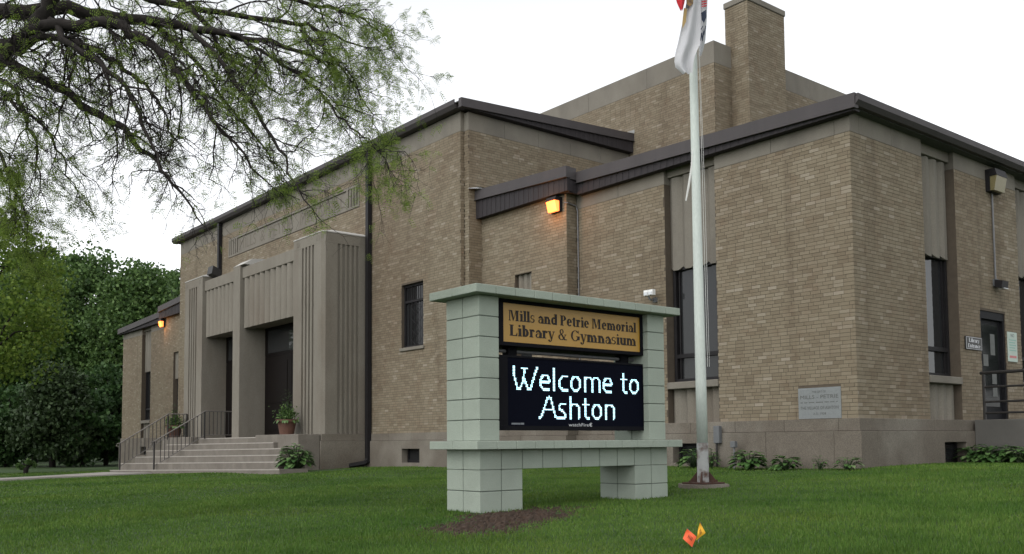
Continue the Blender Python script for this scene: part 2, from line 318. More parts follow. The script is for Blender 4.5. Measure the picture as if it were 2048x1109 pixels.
# ================================================================= LIBRARY BUILDING
XC = -20.42                                   # the front is symmetric about this line
YF = -0.825; XR = -10.387; XS = -10.19; YS = -0.714   # front block: facade plane, corner, side wall
YG = 5.15; XG = -7.0                          # gymnasium block behind
XJ = -6.972; YJ = -0.312                      # jog between link and wing
def mir(x): return 2*XC-x
B = thing('library_building', 'tan brick library and gymnasium with stone entrance portico and dark metal roof edges', 'building', (-10, 0, 0))
CO = 0.0677; BL = 0.2032; JT = 0.0065
BR = []                                        # collected bricks: (axis, plane, a0, a1, z0, z1)
def bricks(axis, plane, a0, a1, z0, z1, holes=(), sgn=-1, phase=0.0):
    nrow = int(round((z1-z0)/CO)); ch = (z1-z0)/nrow
    for r_ in range(nrow):
        zb = z0+r_*ch; zt = zb+ch-JT; off = (0.0 if r_ % 2 else .5)*BL + phase + rnd.choice((0, 0, 0, .25, -.25))*BL
        segs = [(a0, a1)]
        for (h0, h1, hz0, hz1) in holes:
            if hz0 < zt-.015 and hz1 > zb+.015:
                ns = []
                for s0, s1 in segs:
                    if h1 <= s0 or h0 >= s1: ns.append((s0, s1)); continue
                    if h0 > s0: ns.append((s0, h0))
                    if h1 < s1: ns.append((h1, s1))
                segs = ns
        for s0, s1 in segs:
            p = math.floor((s0-off)/BL)*BL+off
            while p < s1:
                q = p+BL
                if rnd.random() < .06: q = p+BL*.5
                b0, b1 = max(p+JT/2, s0), min(q-JT/2, s1)
                if b1-b0 > .03: BR.append((axis, plane, sgn, b0, b1, zb, zt))
                p = q
def wall_rects(a0, a1, z0, z1, holes):
    As = sorted({a0, a1, *[min(max(h[0], a0), a1) for h in holes], *[min(max(h[1], a0), a1) for h in holes]})
    out = []
    for s0, s1 in zip(As[:-1], As[1:]):
        mid = (s0+s1)/2; cuts = [(h[2], h[3]) for h in holes if h[0] < mid < h[1]]
        z = z0
        for c0, c1 in sorted(cuts):
            if c0 > z: out.append((s0, s1, z, min(c0, z1)))
            z = max(z, c1)
        if z < z1: out.append((s0, s1, z, z1))
    return out
def wall(axis, plane, sgn, a0, a1, z0, z1, holes=(), thick=.35, brick=True, m='mortar', gap=.0035, ph=0.0):
    """backing wall with openings plus its bricks. sgn: direction of the outward normal"""
    w = MB()
    for s0, s1, c0, c1 in wall_rects(a0, a1, z0, z1, holes):
        s0 += .02*(s0 == a0); s1 -= .02*(s1 == a1)
        if axis == 'y': w.box(s0, s1, plane-sgn*gap, plane-sgn*thick, c0, c1)
        else: w.box(plane-sgn*gap, plane-sgn*thick, s0, s1, c0, c1)
    o = w.build('wall', m, B)
    if brick: bricks(axis, plane, a0, a1, z0, z1, holes, sgn, ph)
    return o
def stones(name, axis, plane, sgn, a0, a1, z0, z1, length, m, proud=.0, holes=(), thick=.3, c=.006):
    """course of long stones, each one a part"""
    for s0, s1, c0, c1 in wall_rects(a0, a1, z0, z1, holes):
        n = max(1, int(round((s1-s0)/length)))
        for i in range(n):
            p, q = s0+(s1-s0)*i/n, s0+(s1-s0)*(i+1)/n; e = .0025
            b = MB()
            if axis == 'y': b.cbox(p+(e if i else 0), q-(e if i < n-1 else 0), plane+sgn*proud, plane-sgn*thick, c0, c1, c=c)
            else: b.cbox(plane+sgn*proud, plane-sgn*thick, p+(e if i else 0), q-(e if i < n-1 else 0), c0, c1, c=c)
            b.build(name, m, B)

PZ = 0.86; PL = 0.645; FZ = 5.86; FT = 6.30       # wing: plinth top, plinth ledge, frieze bottom, frieze top
def fluted(name, axis, plane, sgn, a0, a1, z0, z1, n, deep, m, tooth=0.0, thick=.12, flip=False):
    """pleated stone panel: n saw-tooth pleats; pointed teeth along the lower edge"""
    b = MB(); w = (a1-a0)/n
    for i in range(n):
        p = a0+i*w; q = p+w
        prof = [(p, 0.0), (p+.30*w, deep), (p+.70*w, deep*.82), (q, 0.0)]
        if flip: prof = [(q-(x-p), d) for x, d in prof][::-1]
        for (xa, da), (xb, db) in zip(prof[:-1], prof[1:]):
            za = z0-(tooth if da > deep*.5 else 0); zb = z0-(tooth if db > deep*.5 else 0)
            def P(x, d, z): return (x, plane+sgn*d, z) if axis == 'y' else (plane+sgn*d, x, z)
            b.quad(P(xa, da, za), P(xb, db, zb), P(xb, db, z1), P(xa, da, z1))
            b.quad(P(xa, da, za), P(xa, -thick, za), P(xb, -thick, zb), P(xb, db, zb))
            b.quad(P(xa, da, z1), P(xb, db, z1), P(xb, -thick, z1), P(xa, -thick, z1))
    return b.build(name, m, B)
def bay(axis, plane, sgn, a0, a1, near='hi'):
    """recessed bay of a wing: fluted panel, tall window, sill, fluted apron. Recess is .13 deep"""
    R = plane-sgn*.13
    def bx(name, m, par, p0, p1, d0, d1, z0, z1, c=0):
        y0, y1 = R+sgn*d0, R+sgn*d1
        return box(name, m, par, *((p0, p1, y0, y1) if axis == 'y' else (y0, y1, p0, p1)), z0, z1, c=c)
    fluted('fluted_panel', axis, R-sgn*.06, sgn, a0+.002, a1-.002, 4.10, 5.99, 4, .06, 'frieze', tooth=.07)
    bx('frieze_stone', 'frieze', B, a0+.002, a1-.002, -.1, .035, 6.0, FT, c=.006)
    wv = bx('window', 'bronze_metal', B, a0+.03, a1-.03, -.22, -.16, 1.70, 4.12)
    f = MB()
    def fr(p0, p1, z0, z1, d0=-.16, d1=-.07):
        y0, y1 = R+sgn*d0, R+sgn*d1; f.box(*((p0, p1, y0, y1) if axis == 'y' else (y0, y1, p0, p1)), z0, z1)
    fr(a0+.03, a0+.10, 1.70, 4.12); fr(a1-.10, a1-.03, 1.70, 4.12); fr(a0+.10, a1-.10, 4.03, 4.12); fr(a0+.10, a1-.10, 1.70, 1.77); fr(a0+.10, a1-.10, 2.20, 2.28)
    fr(a0+.155, a0+.185, 1.77, 4.03, d1=-.10) ; fr(a1-.185, a1-.155, 1.77, 4.03, d1=-.10)
    f.build('frame', 'bronze_metal', wv)
    bx('pane', 'window_glass', wv, a0+.185, a1-.185, -.158, -.135, 2.281, 4.029)
    bx('pane', 'window_glass', wv, a0+.185, a1-.185, -.158, -.137, 1.771, 2.199)
    bx('sill', 'frieze', wv, a0+.004, a1-.004, -.20, .16, 1.555, 1.695, c=.01)
    fluted('fluted_panel', axis, R-sgn*.05, sgn, a0+.002, a1-.002, PZ+.004, 1.553, 4, .07, 'limestone')
def basement_window(axis, plane, sgn, a0, a1, z0, z1):
    def bx(name, m, par, p0, p1, d0, d1, za, zb):
        y0, y1 = plane+sgn*d0, plane+sgn*d1
        return box(name, m, par, *((p0, p1, y0, y1) if axis == 'y' else (y0, y1, p0, p1)), za, zb)
    wv = bx('window', 'bronze_metal', B, a0, a1, -.30, -.24, z0, z1)
    bx('pane', 'window_glass', wv, a0+.05, a1-.05, -.238, -.225, z0+.07, z1-.05)
    bx('frame', 'bronze_metal', wv, a0, a1, -.239, -.19, z0, z0+.07)
    bx('frame', 'bronze_metal', wv, a0, a0+.05, -.239, -.19, z0+.071, z1)
    bx('frame', 'bronze_metal', wv, a1-.05, a1, -.239, -.19, z0+.071, z1)

def link_and_wing(M):
    """right (M = identity) or left (M = mirror) side: link with the jog, then the wing front"""
    s = lambda a, b: (min(M(a), M(b)), max(M(a), M(b)))
    right = M(0) == 0
    # wing front, Y = 0
    BA = s(-4.286, -2.965); a0, a1 = s(XJ, 0)
    bwn = s(-4.09, -3.24)
    wall('y', 0, -1, a0, a1, PZ, FZ, [(BA[0], BA[1], 0, 9)])
    stones('frieze_stone', 'y', 0, -1, *s(XJ, -4.286), FZ, FT, 1.35, 'frieze'); stones('frieze_stone', 'y', 0, -1, *s(-2.965, -.30), FZ, FT, 1.33, 'frieze')
    box('frieze_stone', 'frieze', B, *s(-.297, 0.0), 0, .30, FZ, FT, c=.006)
    bay('y', 0, -1, *BA)
    stones('plinth_stone', 'y', 0, -1, *s(XJ, -.36), PL, PZ, 1.1, 'plinth', .045); stones('plinth_stone', 'y', 0, -1, *s(XJ, -.42), -1.0, PL-.004, 1.65, 'plinth', .10, [(*bwn, .05, .44)])
    box('plinth_stone', 'plinth', B, *s(-.357, .045), -.045, .40, PL, PZ, c=.006); box('plinth_stone', 'plinth', B, *s(-.417, .10), -.10, .42, -1.0, PL-.004, c=.006)
    basement_window('y', -.10, -1, *bwn, .05, .44)
    # link, Y = YJ
    l0, l1 = s(XS, XJ); VN = s(-8.86, -8.24)
    wall('y', YJ, -1, l0, l1, PZ, 6.20, [(VN[0], VN[1], 1.7, 4.56)])
    ret = wall('x', M(XJ), 1 if right else -1, YJ+.004, -.004, PZ, 6.20, thick=.2, ph=.05)
    stones('plinth_stone', 'y', YJ, -1, l0, l1, PL, PZ, 1.1, 'plinth', .045); stones('plinth_stone', 'y', YJ, -1, l0, l1, -1.0, PL-.004, 1.6, 'plinth', .10)
    fluted('fluted_panel', 'y', YJ+.14, -1, *VN, 3.4, 4.56, 3, .07, 'limestone')
    wv = box('window', 'bronze_metal', B, *VN, YJ+.18, YJ+.24, 1.7, 3.395); box('pane', 'window_glass', wv, VN[0]+.05, VN[1]-.05, YJ+.165, YJ+.178, 1.76, 3.33)
    box('sill', 'limestone', wv, VN[0], VN[1], YJ-.03, YJ+.178, 1.60, 1.698)
    # sloped roof edge: smooth upper fascia over a ribbed lower one
    E = -.22
    def rake(x0, z0, x1, z1, yo, name='fascia'):
        yy = (yo, yo+.10)
        m1 = MB().prism([(M(x0), z0-.25), (M(x1), z1-.25), (M(x1), z1), (M(x0), z0)], yo, yo+.12, 'y').build(name, 'fascia_metal', B)
        MB().prism([(M(x0), z0-.262), (M(x1), z1-.262), (M(x1), z1-.250), (M(x0), z0-.250)], yo-.022, yo+.10, 'y').build('drip_edge', 'fascia_metal', m1)
        return m1
    rake(.24, 6.425, XJ+.24, 6.648, E); rake(XJ+.24, 6.745, XS+.0, 6.915, YJ+E)
    k = MB()
    def ribs(xa, za, xb, zb, yo, bot):
        n = max(1, int(abs(xb-xa)/.09))
        for i in range(n):
            p, q = xa+(xb-xa)*i/n, xa+(xb-xa)*(i+1)/n; tp = lambda x: za+(zb-za)*(x-xa)/(xb-xa)-.263
            zt = tp((p+q)/2); zb_ = bot
            if zt-zb_ < .012: continue
            yy = yo+(.040 if i % 2 else .047)
            k.box(M(p), M(q), yy, -.0 if yo > -.3 else YJ-.001, zb_, zt)
    ribs(.20, 6.425, XJ+.22, 6.648, E, 6.135)
    k.build('ribbed_fascia', 'fascia_ribbed', B)
    k = MB(); ribs(XJ+.22, 6.745, XS, 6.915, YJ+E, 6.185); k.build('ribbed_fascia', 'fascia_ribbed', B)
    # short return of the fascia at the jog
    r_ = MB().box(*s(XJ+.24, XJ+.12), YJ+E+.121, E-.0, 6.46, 6.73).build('fascia', 'fascia_metal', B)
    MB().box(*s(XJ+.20, XJ+.13), YJ+E+.122, -.004, 6.16, 6.459).build('ribbed_fascia', 'fascia_ribbed', B)
    # roofs
    MB().prism([(M(.15), 6.39), (M(XG), 6.62), (M(XG), 6.2), (M(.15), 6.2)], -.099, 17, 'y').build('roof', 'roofing', B)
    MB().prism([(M(XJ+.11), 6.70), (M(XS), 6.87), (M(XS), 6.3), (M(XJ+.11), 6.3)], YJ+E+.121, 5.1, 'y').build('roof', 'roofing', B)
    # outer side facade, X = 0
    sg = 1 if right else -1
    BY = [(2.477, 3.751), (6.523, 7.80), (10.57, 11.85)]; DR = (4.65, 5.77, 0, 3.11)
    holes = [(p, q, 0, 9) for p, q in BY]+([DR] if right else [])
    wall('x', M(0), sg, .0, 15.0, PZ, FZ, holes, ph=.10)
    ends = [.303]+[v for p in BY for v in p]+[15.0]
    for i in range(0, len(ends), 2): stones('frieze_stone', 'x', M(0), sg, ends[i], ends[i+1], FZ, FT, 1.35, 'frieze')
    for p, q in BY: bay('x', M(0), sg, p, q)
    bw = (2.79, 3.66)
    stones('plinth_stone', 'x', M(0), sg, .404, 15, PL, PZ, 1.1, 'plinth', .045, [(4.65, 5.77, 0, 9)] if right else [])
    stones('plinth_stone', 'x', M(0), sg, .424, 15, -1.0, PL-.004, 1.55, 'plinth', .10, [(*bw, .03, .43)])
    basement_window('x', M(.10), sg, *bw, .03, .43)
    # gutter along the low side
    gx0, gx1 = M(.16), M(.30)
    g = MB().prism([(M(.10), 6.215), (M(.235), 6.215), (M(.30), 6.29), (M(.30), 6.405), (M(.275), 6.405), (M(.275), 6.36), (M(.10), 6.36)], -.20, 16, 'y').build('gutter', 'fascia_metal', B)
    MB().box(*s(.0, .099), -.0, 15, 6.301, 6.39).build('soffit', 'fascia_metal', B)
    return ret
link_and_wing(lambda x: x)
link_and_wing(mir)
# back of the wings so that nothing is see-through
box('wall', 'mortar', B, -6.9, -.36, 14.6, 15.0, -1, 6.2); box('wall', 'mortar', B, mir(-6.9), mir(-.36), 14.6, 15.0, -1, 6.2)

# ---------------- front block
FB = 8.46; FTOP = 8.97; FP = 0.775; FPL = 0.575
WN = (-13.19, -12.11); WNm = (mir(-12.11), mir(-13.19)); PX0, PX1 = mir(XR), XR
PANEL = (-25.32, -15.50, 7.54, 8.24)
BWF = (-13.08, -12.21)
wall('y', YF, -1, PX0, PX1, FP, FB, [(*WN, 3.10, 4.84), (*WNm, 3.10, 4.84), PANEL, (-25.9, -14.99, 0, 6.4)])
wall('x', XR, 1, YF+.004, YS-.004, FP, FB, thick=.15)
wall('y', YS, -1, XR, XS, FP, FB, thick=.12)
wall('x', XS, 1, YS, YG, FP, FB, thick=.3, ph=.07)
wall('x', PX0, -1, YF+.004, YG, FP, FB, thick=.3)
stones('frieze_stone', 'y', YF, -1, PX0, PX1-.0, FB, FTOP, 1.68, 'frieze'); stones('frieze_stone', 'x', XS, 1, YS, YG, FB, FTOP-.04, 1.17, 'frieze')
box('frieze_stone', 'frieze', B, XR-.1, XR-.002, YF+.302, YS+.29, FB, FTOP); box('frieze_stone', 'frieze', B, XR, XS-.302, YS+.002, YS+.28, FB, FTOP)
stones('plinth_stone', 'y', YF, -1, -14.98, PX1+.03, FPL, FP, 1.2, 'plinth', .03); stones('plinth_stone', 'y', YF, -1, -14.98, PX1+.07, -1.0, FPL-.004, 1.75, 'plinth', .07, [(*BWF, -.03, .345)])
stones('plinth_stone', 'y', YF, -1, PX0-.03, -25.9, FPL, FP, 1.2, 'plinth', .03); stones('plinth_stone', 'y', YF, -1, PX0-.07, -25.9, -1.0, FPL-.004, 1.75, 'plinth', .07)
box('plinth_stone', 'plinth', B, XR-.2, XS+.04, YF+.302, YJ-.101, -1, FP)
basement_window('y', YF-.07, -1, *BWF, -.03, .345)
for wx in (WN, WNm):
    wv = box('window', 'bronze_metal', B, wx[0], wx[1], YF+.16, YF+.22, 3.10, 4.84)
    f = MB()
    for p, q, z0, z1 in ((wx[0], wx[0]+.06, 3.1, 4.84), (wx[1]-.06, wx[1], 3.1, 4.84), (wx[0]+.06, wx[1]-.06, 4.78, 4.84), (wx[0]+.06, wx[1]-.06, 3.1, 3.16), (wx[0]+.06, wx[1]-.06, 4.34, 4.40)): f.box(p, q, YF+.09, YF+.158, z0, z1)
    f.build('frame', 'bronze_metal', wv)
    box('pane', 'window_glass', wv, wx[0]+.06, wx[1]-.06, YF+.14, YF+.157, 3.16, 4.34); box('pane', 'window_glass', wv, wx[0]+.06, wx[1]-.06, YF+.14, YF+.157, 4.40, 4.78)
    gr = MB(); cxm = (wx[0]+wx[1])/2            # ornamental metal grille with diamonds
    for k in range(1, 6):
        x = wx[0]+.06+k*(wx[1]-wx[0]-.12)/6; gr.box(x-.007, x+.007, YF+.10, YF+.118, 3.16, 4.34)
    for k in range(4):
        zc = 3.32+.29*k
        for a, b in (((-.2, 0), (0, .16)), ((0, .16), (.2, 0)), ((.2, 0), (0, -.16)), ((0, -.16), (-.2, 0))): gr.tube([(cxm+a[0], YF+.105, zc+a[1]), (cxm+b[0], YF+.105, zc+b[1])], .009, 4)
    for k in range(1, 9):
        x = wx[0]+.06+k*(wx[1]-wx[0]-.12)/9; gr.box(x-.006, x+.006, YF+.10, YF+.118, 4.40, 4.78)
    gr.build('grille', 'bronze_metal', wv)
    box('sill', 'frieze', wv, wx[0]-.05, wx[1]+.05, YF-.05, YF+.158, 3.01, 3.098, c=.008)
# inscription panel
pn = box('inscription_panel', 'frieze', B, PANEL[0]+.003, PANEL[1]-.003, YF+.03, YF+.2, PANEL[2]+.003, PANEL[3]-.003)
b = MB()
for x0, x1, z0, z1 in ((PANEL[0]+.003, PANEL[1]-.003, PANEL[3]-.07, PANEL[3]-.003), (PANEL[0]+.003, PANEL[1]-.003, PANEL[2]+.003, PANEL[2]+.07)): b.box(x0, x1, YF-.012, YF+.029, z0, z1)
for e, sg in ((PANEL[0]+.003, 1), (PANEL[1]-.003, -1)):
    for k in range(5): b.box(e+sg*k*.17, e+sg*(k*.17+.10), YF-.012, YF+.029, PANEL[2]+.0701, PANEL[3]-.0701)
b.build('border', 'frieze', pn)
put_text('lettering', 'MILLS  &  PETRIE   MEMORIAL', 'carving_shade', pn, (XC, YF+.03, 7.89), 7.9, .40, '-y', off=.004, bold=-.006)  # thin raised letters, shade of carved recesses painted in as darker stone
# gutter, downspouts, roof edge of the front block
MB().prism([(YF-.02, 8.985), (YF-.20, 8.985), (YF-.27, 9.08), (YF-.27, 9.20), (YF-.245, 9.20), (YF-.245, 9.13), (YF-.02, 9.13)], PX0-.35, XR+.10, 'x').build('gutter', 'fascia_metal', B)
box('soffit', 'fascia_ribbed', B, PX0-.2, XR+.25, YF-.019, YF+.3, 8.972, 9.1)
for x in (-14.83, mir(-14.83)):
    d = MB().box(x-.075, x+.075, YF-.15, YF-.03, -.05, 8.90); d.box(x-.085, x+.085, YF-.16, YF-.02, 8.86, 8.98)
    d.tube([(x, YF-.09, .05), (x, YF-.2, -.06), (x-.1, YF-.65, -.13)], .07, 6)
    d.build('downspout', 'bronze_metal', B)
m1 = MB().prism([(YF-.27, 8.94), (YG-.002, 9.27), (YG-.002, 9.49), (YF-.27, 9.16)], XS+.10, XS+.22, 'x').build('fascia', 'fascia_metal', B)
MB().prism([(YF-.27, 8.926), (YG-.002, 9.256), (YG-.002, 9.269), (YF-.27, 8.939)], XS+.09, XS+.242, 'x').build('drip_edge', 'fascia_metal', m1)
k = MB(); n = 66
for i in range(n):
    y0, y1 = YS+(YG-YS)*i/n, YS+(YG-YS)*(i+1)/n; zt = 8.926+.33*((y0+y1)/2-(YF-.27))/(YG-YF+.27)-.002
    if zt > 8.945: k.box(XS+.002, XS+(.178 if i % 2 else .185), y0, y1, 8.935, zt)
k.build('ribbed_fascia', 'fascia_ribbed', B)
MB().prism([(YF-.24, 9.125), (YG, 9.45), (YG, 9.1), (YF-.24, 9.1)], PX0-.2, XS+.099, 'x').build('roof', 'roofing', B)
MB().poly([(XS+.235, YG-.30, 9.475), (XS+.235, YG-.003, 9.492), (XS+.235, YG-.003, 9.61)]).poly([(XS+.10, YG-.30, 9.48), (XS+.235, YG-.003, 9.61), (XS+.10, YG-.003, 9.61)]).build('flashing', 'flashing', B)
MB().poly([(XS+.004, YJ-.45, 6.93), (XS+.35, YJ-.20, 6.90), (XS+.004, YJ-.20, 7.0)]).quad((XS+.004, YJ-.2, 7.02), (XS+.45, YJ-.2, 6.895), (XS+.45, YJ+.1, 6.895), (XS+.004, YJ+.1, 7.02)).build('flashing', 'flashing', B)
MB().cyl(atY(1031, 362, .25)[0], .25, 6.6, 7.05, .055, 12).build('vent_pipe', 'pvc_white', B)

# ---------------- gymnasium behind, chimney
GT = 11.28; GB = 10.67
wall('y', YG, -1, mir(XG), XG, 6.0, GB, [(mir(XS)+.3, XS-.3, 0, 9.2)])
wall('x', XG, 1, YG+.004, 22, 6.0, GB, thick=.3)
wall('x', mir(XG), -1, YG+.004, 22, 6.0, GB, thick=.3, brick=False, m='mortar')
stones('frieze_stone', 'y', YG, -1, mir(XG), XG, GB, GT, 2.4, 'frieze'); stones('frieze_stone', 'x', XG, 1, YG+.302, 22, GB, GT, 2.1, 'frieze', thick=.25)
box('roof', 'roofing', B, mir(XG)+.2, XG-.25, YG+.3, 22, 10.6, 10.9)
box('wall', 'mortar', B, mir(XG), XG, 21.7, 21.99, 0, 11.2)
CH = (-7.184, -6.428, 5.89, 7.57)
cw = box('chimney', 'mortar', B, CH[0]+.006, CH[1]-.006, CH[2]+.006, CH[3]-.006, 6.0, 12.40)
bricks('y', CH[2], CH[0], CH[1], 6.0, 12.40, (), -1, .03); bricks('x', CH[1], CH[2]+.004, CH[3], 6.0, 12.40, (), 1)
bricks('x', CH[0], CH[2]+.004, CH[3], 11.0, 12.40, (), -1)
box('cap', 'frieze', cw, CH[0]-.03, CH[1]+.03, CH[2]-.03, CH[3]+.03, 12.402, 12.57, c=.015)
MB().box(-6.93, -6.62, 6.35, 6.75, 12.572, 13.0).build('flue', 'fascia_metal', cw)

# ---------------- entrance portico
PYF = -2.298; PXR = -14.987; PXL = mir(PXR); PT = 6.50
def pylon(x0, x1, outer):
    """fluted limestone pylon: front and outer side carry rows of sunk flutes"""
    core = box('pylon', 'limestone', B, x0+.05, x1-.05, PYF+.05, YF-.002, FP, 6.2)
    sk = MB(); w = x1-x0
    fl = [x0+w*(.29+.118*i) for i in range(4)]; fw_ = w*.062
    xs = [x0]+[v for f_ in fl for v in (f_, f_+fw_)]+[x1]
    CF = .095; sgo = 1 if outer > 0 else -1; xo = x1 if outer > 0 else x0
    if outer > 0: xs[-1] -= CF
    else: xs[0] += CF
    for i in range(0, len(xs), 2): sk.box(xs[i], xs[i+1], PYF, PYF+.049, FP+.002, 6.2)
    sk.prism([(xo-sgo*CF, PYF), (xo, PYF+CF), (xo-sgo*.049, PYF+CF), (xo-sgo*CF, PYF+.049)], FP+.002, 6.2, 'z')
    d0, d1 = PYF+.05, YF-.002; L = d1-d0
    gy_ = [d0+L*(.30+.105*i) for i in range(5)]; gw = L*.06
    ys = [PYF+CF]+[v for g_ in gy_ for v in (g_, g_+gw)]+[d1]
    ox = (x1-.049, x1) if outer > 0 else (x0, x0+.049)
    for i in range(0, len(ys), 2): sk.box(ox[0], ox[1], ys[i], ys[i+1], FP+.002, 6.2)
    ix = (x0, x0+.049) if outer > 0 else (x1-.049, x1)
    sk.box(ix[0], ix[1], d0, d1, FP+.002, 6.2)
    sk.build('fluted_facing', 'limestone', core)
    def ring(i_, zz): c_ = CF+.3*i_; return ([(x0+i_, PYF+i_), (x1-i_-c_, PYF+i_), (x1-i_, PYF+i_+c_), (x1-i_, YF-.002), (x0+i_, YF-.002)] if outer > 0 else [(x0+i_+c_, PYF+i_), (x1-i_, PYF+i_), (x1-i_, YF-.002), (x0+i_, YF-.002), (x0+i_, PYF+i_+c_)])
    MB().prism(ring(0, 0), 6.203, PT, 'z').build('head', 'limestone', core)
    lo_, hi_ = ring(-.012, 0), ring(.24, 0); cp = MB(); cp.V = [(p[0], p[1], PT+.002) for p in lo_]+[(p[0], p[1], PT+.03) for p in lo_]+[(p[0], p[1], PT+.13) for p in hi_]
    for k_ in (0, 1):
        for i in range(5): j = (i+1) % 5; cp.F.append([5*k_+i, 5*k_+j, 5*k_+5+j, 5*k_+5+i])
    cp.F.append([10, 11, 12, 13, 14]); cp.build('cap', 'cap_stone', core)
    # small carved rosettes
    r_ = MB()
    for cx_ in (x0+w*.16, x1-w*.16):
        for k_ in range(3): r_.box(cx_-.10+k_*.075, cx_-.05+k_*.075, PYF-.006, PYF+.002, 6.28, 6.42)
    for cy_ in (d0+L*.12, d1-L*.14):
        for k_ in range(3):
            q_ = cy_-.09+k_*.07; r_.box(*((x1-.002, x1+.006) if outer > 0 else (x0-.006, x0+.002)), q_, q_+.045, 6.28, 6.42)
    r_.build('rosette', 'limestone', core)['kind'] = 'stuff'
    box('plinth_stone', 'plinth', core, x0-.02, x1+.03, PYF-.03, YF-.102, FPL, FP-.002, c=.006); box('plinth_stone', 'plinth', core, x0-.02, x1+.06, PYF-.06, YF-.104, -1.0, FPL-.004, c=.006)
pylon(-16.80, PXR, 1); pylon(PXL, -24.04, -1)
PIER = (-21.30, -20.74)
pr = box('pier', 'limestone', B, PIER[0], PIER[1], PYF, PYF+.95, .70, 6.40, c=.01)
MB().prism([(PYF-.005, 6.402), (PYF+.95, 6.402), (PYF+.95, 6.66), (PYF+.28, 6.60)], PIER[0]-.005, PIER[1]+.30, 'x').build('cap', 'cap_stone', pr)
def lintel(x0, x1, n):
    """reeded lintel over a bay: convex reeds with scalloped lower ends, plain band above"""
    bd = box('lintel', 'limestone', B, x0+.002, x1-.002, PYF+.08, PYF+.45, 5.97, 6.33, c=.008)
    b_ = MB(); w = (x1-x0)/n; m_ = 8
    for i in range(n):
        p = x0+i*w; pts = []
        for k_ in range(m_+1):
            t = k_/m_; x = p+w*t; d = math.sin(math.pi*t)
            pts.append((x, PYF+.20-.11*d**.8, 4.34-.035*d))
        for a_, c_ in zip(pts[:-1], pts[1:]):
            b_.quad((a_[0], a_[1], a_[2]), (c_[0], c_[1], c_[2]), (c_[0], c_[1], 5.968), (a_[0], a_[1], 5.968))
            b_.quad((a_[0], a_[1], a_[2]), (a_[0], PYF+.45, a_[2]), (c_[0], PYF+.45, c_[2]), (c_[0], c_[1], c_[2]))
    b_.box(x0+.004, x1-.004, PYF+.201, PYF+.45, 4.36, 5.967)
    b_.build('reeds', 'limestone', bd)
lintel(PIER[1], -16.80, 10); lintel(-24.04, PIER[0], 8)
# porch: floor, ceiling, back wall with dark doors
DY = -1.40                                     # door plane
box('porch_floor', 'concrete', B, -24.04, -16.80, -2.2, DY+.2, -1.0, .705)
box('porch_ceiling', 'limestone', B, -24.04, -16.80, PYF+.451, DY+.2, 4.36, 4.5)
for x0, x1 in ((PIER[1]+.004, -16.804), (-24.036, PIER[0]-.004)):
    wdt = x1-x0
    for k_ in range(2):
        p, q = x0+wdt*k_/2, x0+wdt*(k_+1)/2
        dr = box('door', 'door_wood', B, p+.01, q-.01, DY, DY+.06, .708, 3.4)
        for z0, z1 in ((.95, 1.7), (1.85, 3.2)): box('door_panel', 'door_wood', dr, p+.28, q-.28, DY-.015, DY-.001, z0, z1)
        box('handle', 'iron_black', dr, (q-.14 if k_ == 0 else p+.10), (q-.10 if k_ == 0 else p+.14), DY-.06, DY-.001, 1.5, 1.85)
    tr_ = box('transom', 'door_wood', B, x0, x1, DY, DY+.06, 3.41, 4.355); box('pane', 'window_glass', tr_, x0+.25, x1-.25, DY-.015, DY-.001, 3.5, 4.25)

# ---------------- bricks: nearest 300 full bricks as parts, all others as one mass
full = []
for i, (ax, pl, sg, b0, b1, z0, z1) in enumerate(BR):
    if b1-b0 > BL-JT-.002 and ((ax == 'y' and pl == 0 and b0 > -3) or (ax == 'x' and pl == 0 and b1 < 3)):
        c = ((b0+b1)/2, pl, (z0+z1)/2) if ax == 'y' else (pl, (b0+b1)/2, (z0+z1)/2)
        if -1.2 < c[0] < -.25 and c[2] < 1.45 and ax == 'y': continue      # behind the dedication stone
        e_ = np.array((.1, 0, 0) if ax == 'y' else (0, .1, 0)); x0_, x1_ = proj(np.array(c)-e_), proj(np.array(c)+e_)
        full.append((-abs(x1_[0]-x0_[0])/x0_[2], i, c, ax))
CSX = (-1.17, -.316, .866, 1.417)
full.sort(); pick = {f_[1]: f_ for f_ in full[:300]}
wing_wall = [o for o in B.children if o.name.startswith('wall')][0]
bm_ = MB().cbox(-(BL-JT)/2, (BL-JT)/2, -.001, .009, -(CO-JT)/2, (CO-JT)/2, c=.0014)
bme = bpy.data.meshes.new('brick'); bme.from_pydata(bm_.V, [], bm_.F); bme.materials.append(MATS['brick'])
for (_, i, c, ax) in pick.values():
    o = bpy.data.objects.new('brick', bme); COL.objects.link(o); o.parent = wing_wall
    j = rnd.uniform(-.0015, .0015)
    p = np.array(c, float)+((0, j, 0) if ax == 'y' else (j, 0, 0)); o.location = p-ORG[wing_wall.name]
    if ax == 'x': o.rotation_euler = (0, 0, math.pi/2)   # outer face turns to +x
rest = [b_ for i, b_ in enumerate(BR) if i not in pick]
n = len(rest); VV = np.zeros((n, 8, 3))
for i, (ax, pl, sg, b0, b1, z0, z1) in enumerate(rest):
    if ax == 'y' and pl == 0 and b1 > CSX[0] and b0 < CSX[1] and z0 < CSX[3]-.005:
        if b0 > CSX[0] and b1 < CSX[1]: b0 = b1 = CSX[0]
        elif b0 < CSX[0]: b1 = CSX[0]
        else: b0 = CSX[1]
    f_ = pl+sg*rnd.uniform(-.001, .0012); k_ = pl-sg*.007; e = .0012
    A = [(b0, z0, 0), (b1, z0, 0), (b1, z1, 0), (b0, z1, 0), (b0+e, z0+e, 1), (b1-e, z0+e, 1), (b1-e, z1-e, 1), (b0+e, z1-e, 1)]
    for q, (a_, z_, t_) in enumerate(A):
        d_ = f_ if t_ else k_; VV[i, q] = (a_, d_, z_) if ax == 'y' else (d_, a_, z_)
